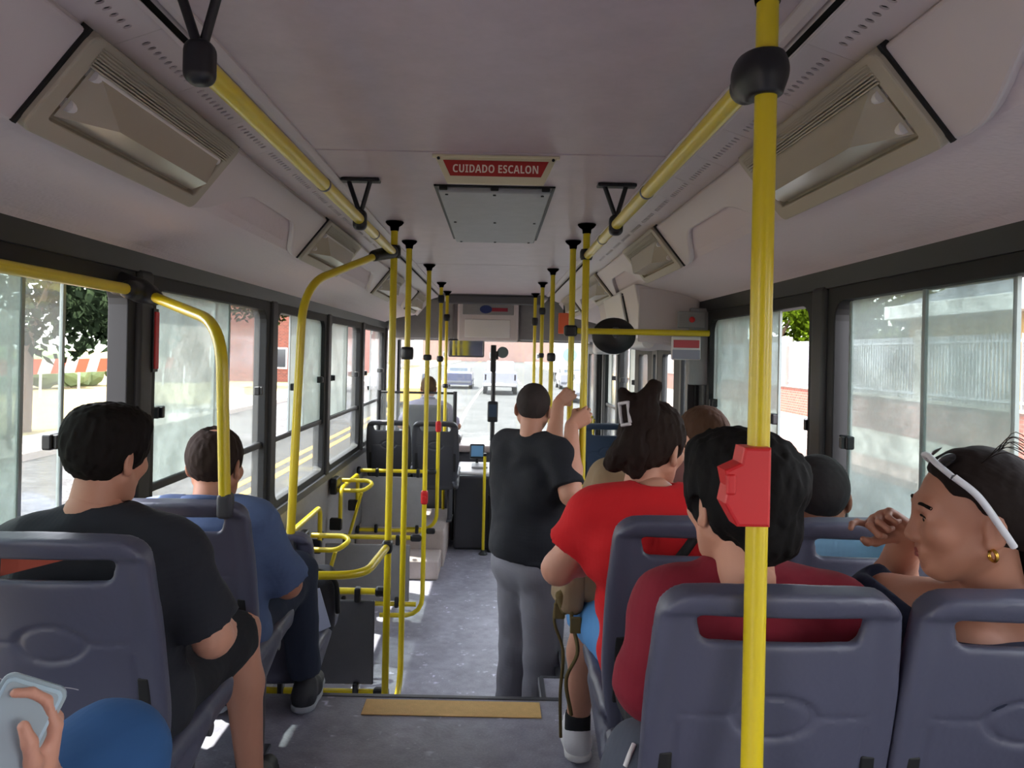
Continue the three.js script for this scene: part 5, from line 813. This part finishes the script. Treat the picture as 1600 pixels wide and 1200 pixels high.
carProto('pale grey car in the opposite lane ahead of the taxi', { ...sedan, hex: 0xb6b3bb }, [-6.6, ROAD, -46], Math.PI);
{ const t = thing('delivery_truck', 'large white box truck parked ahead on the right', 'truck', [6.2, ROAD, -66]); part(t, 'cargo_box', rb(2.4, 2.6, 6, 0.06, 0, 2.1, 0), M.white); part(t, 'cab', rb(2.2, 2.0, 1.8, 0.2, 0, 1.5, -4.0), M.white); part(t, 'cab_window', rb(2.0, 0.7, 0.05, 0.02, 0, 2.0, -4.9), carGlass); part(t, 'rear_door_seam', [bx(0.03, 2.4, 0.02, 0, 2.1, 3.0)], M.frame); part(t, 'round_logo', new THREE.CylinderGeometry(0.6, 0.6, 0.02, 24).rotateX(Math.PI / 2).translate(0, 2.3, 3.01), std('teal logo', 0x6fa3a0, 0.5)); for (const z of [1.8, -3.6]) for (const s of [-1, 1]) part(t, 'wheel', new THREE.CylinderGeometry(0.48, 0.48, 0.3, 20).rotateZ(Math.PI / 2).translate(s * 1.0, 0.48, z), M.rubber); }

// trees: trunk, limbs and a crown of many leaf blades
const bark = std('bark', 0x57493c, 0.95);
function tree(label, x, z, h, r, leafHex, group, seed, leaves = 4200) {
  seedState = seed * 7919 + 17; const t = thing('tree', label, 'tree', [x, ROAD, z], 0, group);
  part(t, 'trunk', [rod([0, 0, 0], [0.1, h * 0.55, 0], r * 0.09, r * 0.06, 10), rod([0.1, h * 0.5, 0], [r * 0.4, h * 0.8, r * 0.2], r * 0.05, r * 0.02, 8), rod([0.08, h * 0.48, 0], [-r * 0.4, h * 0.82, -r * 0.2], r * 0.05, r * 0.02, 8)], bark);
  const pos = [], nor = [], clumps = []; for (let i = 0; i < 16; i++) { const a = rnd() * 6.28, b = Math.sqrt(rnd()); clumps.push([Math.cos(a) * b * r * 0.75, h * 0.72 + (rnd() - 0.5) * h * 0.42, Math.sin(a) * b * r * 0.75, r * (0.3 + rnd() * 0.2)]); }
  for (let i = 0; i < leaves; i++) { const c = clumps[i % 16], u = rnd() * 2 - 1, a = rnd() * 6.28, q = Math.sqrt(1 - u * u), rr = c[3] * (0.6 + 0.4 * rnd()), p = new THREE.Vector3(c[0] + q * Math.cos(a) * rr, c[1] + u * rr * 0.8, c[2] + q * Math.sin(a) * rr);
    const d1 = new THREE.Vector3(rnd() - 0.5, rnd() - 0.5, rnd() - 0.5).normalize().multiplyScalar(0.11 + rnd() * 0.09), d2 = new THREE.Vector3(rnd() - 0.5, rnd() - 0.5, rnd() - 0.5).cross(d1).normalize().multiplyScalar(0.09), n = d1.clone().cross(d2).normalize();
    const A = p.clone().sub(d1), B = p.clone().add(d2), C = p.clone().add(d1), D = p.clone().sub(d2); for (const v of [A, B, C, A, C, D]) { pos.push(v.x, v.y, v.z); nor.push(n.x, n.y, n.z); } }
  const g = new THREE.BufferGeometry(); g.setAttribute('position', new THREE.Float32BufferAttribute(pos, 3)); g.setAttribute('normal', new THREE.Float32BufferAttribute(nor, 3));
  const f = part(t, 'foliage', g, phys('leaves ' + leafHex.toString(16), leafHex, 0.9, { transmission: 0.45, thickness: 0 })); f.userData.kind = 'stuff'; return t;
}
tree('dark green tree leaning over the left verge near the striped barrier', -11.6, -18.6, 4.9, 2.3, 0x5a6e50, 'street trees on the left', 3, 1500);
tree('second tree on the left, behind the hazy window', -12.8, -27, 5.2, 2.6, 0x55694a, 'street trees on the left', 4);
tree('far tree on the left before the brick building', -13, -44, 7.5, 3.2, 0x6d8a4c, 'street trees on the left', 5);
tree('bright green tree behind the white fence', 15.6, -33, 6.2, 2.6, 0x8fae2e, 'street trees on the right', 6);
tree('green tree behind the fence, farther along', 15.5, -42, 6.5, 2.8, 0x86a838, 'street trees on the right', 7);
tree('dark tree behind the yellow house', 23.5, -15.5, 8.6, 3.4, 0x4e5f45, 'street trees on the right', 8);
tree('yellow green tree at the end of the yellow house', 15.8, -27.8, 4.8, 1.8, 0xa8b93a, 'street trees on the right', 9);
tree('far tree on the right beyond the truck', 9.8, -82, 9, 3.4, 0x5d7a43, 'street trees on the right', 10);

// brick wall with white bar fence, yellow house
{ const t = thing('brick_wall', 'low red brick wall along the right pavement', 'wall', [12, ROAD + 0.16, 0]); part(t, 'brickwork', muv(span(-0.12, 0.12, 0, 1.05, 20, -75), 3.2), std('red brick', 0xffffff, 0.9, { map: brickTex })); part(t, 'coping', span(-0.17, 0.17, 1.05, 1.12, 20, -75), concrete); }
{ const t = thing('bar_fence', 'white metal bar fence on top of the brick wall', 'fence', [12, ROAD + 1.28, 0]); const g = []; for (let i = 0; i < 640; i++) g.push(bx(0.045, 1.75, 0.045, 0, 0.875, 20 - i * 0.148)); const m = part(t, 'bars', g, std('white fence paint', 0x9b9aa3, 0.6)); m.userData.kind = 'stuff';
  part(t, 'rail', [span(-0.03, 0.03, 0.12, 0.18, 20, -75), span(-0.03, 0.03, 1.55, 1.61, 20, -75)], std('white rail paint', 0x9b9aa3, 0.6)); for (let i = 0; i < 20; i++) part(t, 'post', rb(0.3, 2.0, 0.3, 0.02, 0, 0.95, 18 - i * 4.9), concrete); }
{ const t = thing('house', 'yellow house with white roof edge behind the fence', 'house', [16.5, ROAD, -14]); const yel = std('yellow plaster', 0xa07a34, 0.9, { map: plasterTex });
  part(t, 'wall', muv(span(-2.8, 3, 0, 3.7, 16, -11), 3), yel); part(t, 'roof_slab', rspan(0.03, -3.4, 3.5, 3.7, 4.15, 16.5, -11.5), M.white); part(t, 'roof', extrude([[-3.2, 0], [3.3, 0], [0.2, 1.3]], 27).translate(0, 4.15, -11), std('grey roof', 0x70707a, 0.8));
  for (const z of [-8, -3, 2, 7]) { const w = part(t, 'window', bx(0.1, 1.3, 1.6, -2.83, 2.1, z), M.white); part(w, 'pane', bx(0.04, 1.1, 1.4, -2.88, 2.1, z), carGlass); } part(t, 'door', bx(0.1, 2.2, 1.0, -2.83, 1.2, -0.5), std('brown door', 0x6b4a36, 0.7)); }
// left side: brick building, striped barrier, far blocks
function block(label, x0, x1, h, z0, z1, mat, floors, cols, faceX) {
  const t = thing('building', label, 'building', [0, ROAD, 0]); part(t, 'wall', muv(span(x0, x1, 0, h, z0, z1), 3.2), mat); part(t, 'parapet', span(x0 - 0.15, x1 + 0.15, h, h + 0.35, z0 + 0.15, z1 - 0.15), concrete);
  for (let f = 0; f < floors; f++) for (let c = 0; c < cols; c++) { const z = z0 + (z1 - z0) * (c + 0.5) / cols, y = 1.3 + f * 3; const w = part(t, 'window', bx(0.12, 1.4, 1.3, faceX, y + 0.4, z), M.white); part(w, 'pane', bx(0.16, 1.2, 1.1, faceX, y + 0.4, z), carGlass); }
  for (let c = 0; c < 3; c++) { const x = x0 + (x1 - x0) * (c + 0.5) / 3; const w = part(t, 'window', bx(1.3, 1.4, 0.12, x, 1.7, z0), M.white); part(w, 'pane', bx(1.1, 1.2, 0.16, x, 1.7, z0), carGlass); } return t;
}
const brickMat = std('brick building', 0xffffff, 0.9, { map: brickTex });
block('red brick building on the left beyond the far window', -24, -12.5, 7, -50, -78, brickMat, 2, 6, -12.5);
block('pale two storey block far ahead on the left', -26, -13, 6.5, -84, -120, std('pale plaster', 0x938880, 0.9, { map: plasterTex }), 2, 7, -13);
block('reddish building far ahead on the right', 12, 30, 8, -90, -125, std('reddish plaster', 0x80564a, 0.9, { map: plasterTex }), 2, 6, 12);
block('pinkish building closing the view at the end of the avenue', -20, 18, 7, -205, -225, std('pinkish plaster', 0x8a6f66, 0.9, { map: plasterTex }), 2, 3, 18.2);
{ const t = thing('striped_barrier', 'orange and white striped barrier boards beyond the left verge', 'barrier', [-19.5, ROAD, 0]); const or = std('orange board', 0xb53c1c, 0.7), wh = std('white board', 0xa8a49e, 0.7);
  for (let i = 0; i < 52; i++) { const z = 4 - i * 0.95; part(t, 'board', extrude([[0, 0], [0.95, 0], [1.3, 0.64], [0.35, 0.64]], 0.05).rotateY(Math.PI / 2).translate(0, 1.02, z), i % 2 ? or : wh); }
  for (let i = 0; i < 18; i++) part(t, 'post', rod([-0.05, 0, 3.5 - i * 3], [-0.05, 1.1, 3.5 - i * 3], 0.05), M.white); }
{ const t = thing('leaning_posts', 'pair of thin bare poles on the left verge', 'post', [-10.4, ROAD + 0.14, -15.4]); part(t, 'post', rod([0, 0, 0], [0.02, 2.2, 0.1], 0.045), bark); part(t, 'post', rod([0.55, 0, 0], [0.5, 2.25, 0], 0.045), bark); part(t, 'crosspiece', rod([0, 2.15, 0.08], [0.52, 2.15, 0], 0.035), bark); }
{ const t = thing('shrub_hedge', 'low dull hedge behind the striped barrier', 'hedge', [-24, ROAD, -14]); const g = []; seedState = 99; for (let i = 0; i < 60; i++) { const s = new THREE.IcosahedronGeometry(0.7 + rnd() * 0.5, 2); const p = s.attributes.position; for (let k = 0; k < p.count; k++) { const q = 1 + 0.25 * nz3(p.getX(k) * 2 + i, p.getY(k) * 2, p.getZ(k) * 2); p.setXYZ(k, p.getX(k) * q, p.getY(k) * q, p.getZ(k) * q); } s.computeVertexNormals(); s.translate((rnd() - 0.5) * 3, 0.5 + rnd() * 0.7, 22 - i * 0.9); g.push(s); } part(t, 'foliage', g, std('dull green leaves', 0x6d7f5a, 0.95)).userData.kind = 'stuff'; }

renderer.render(scene, camera);
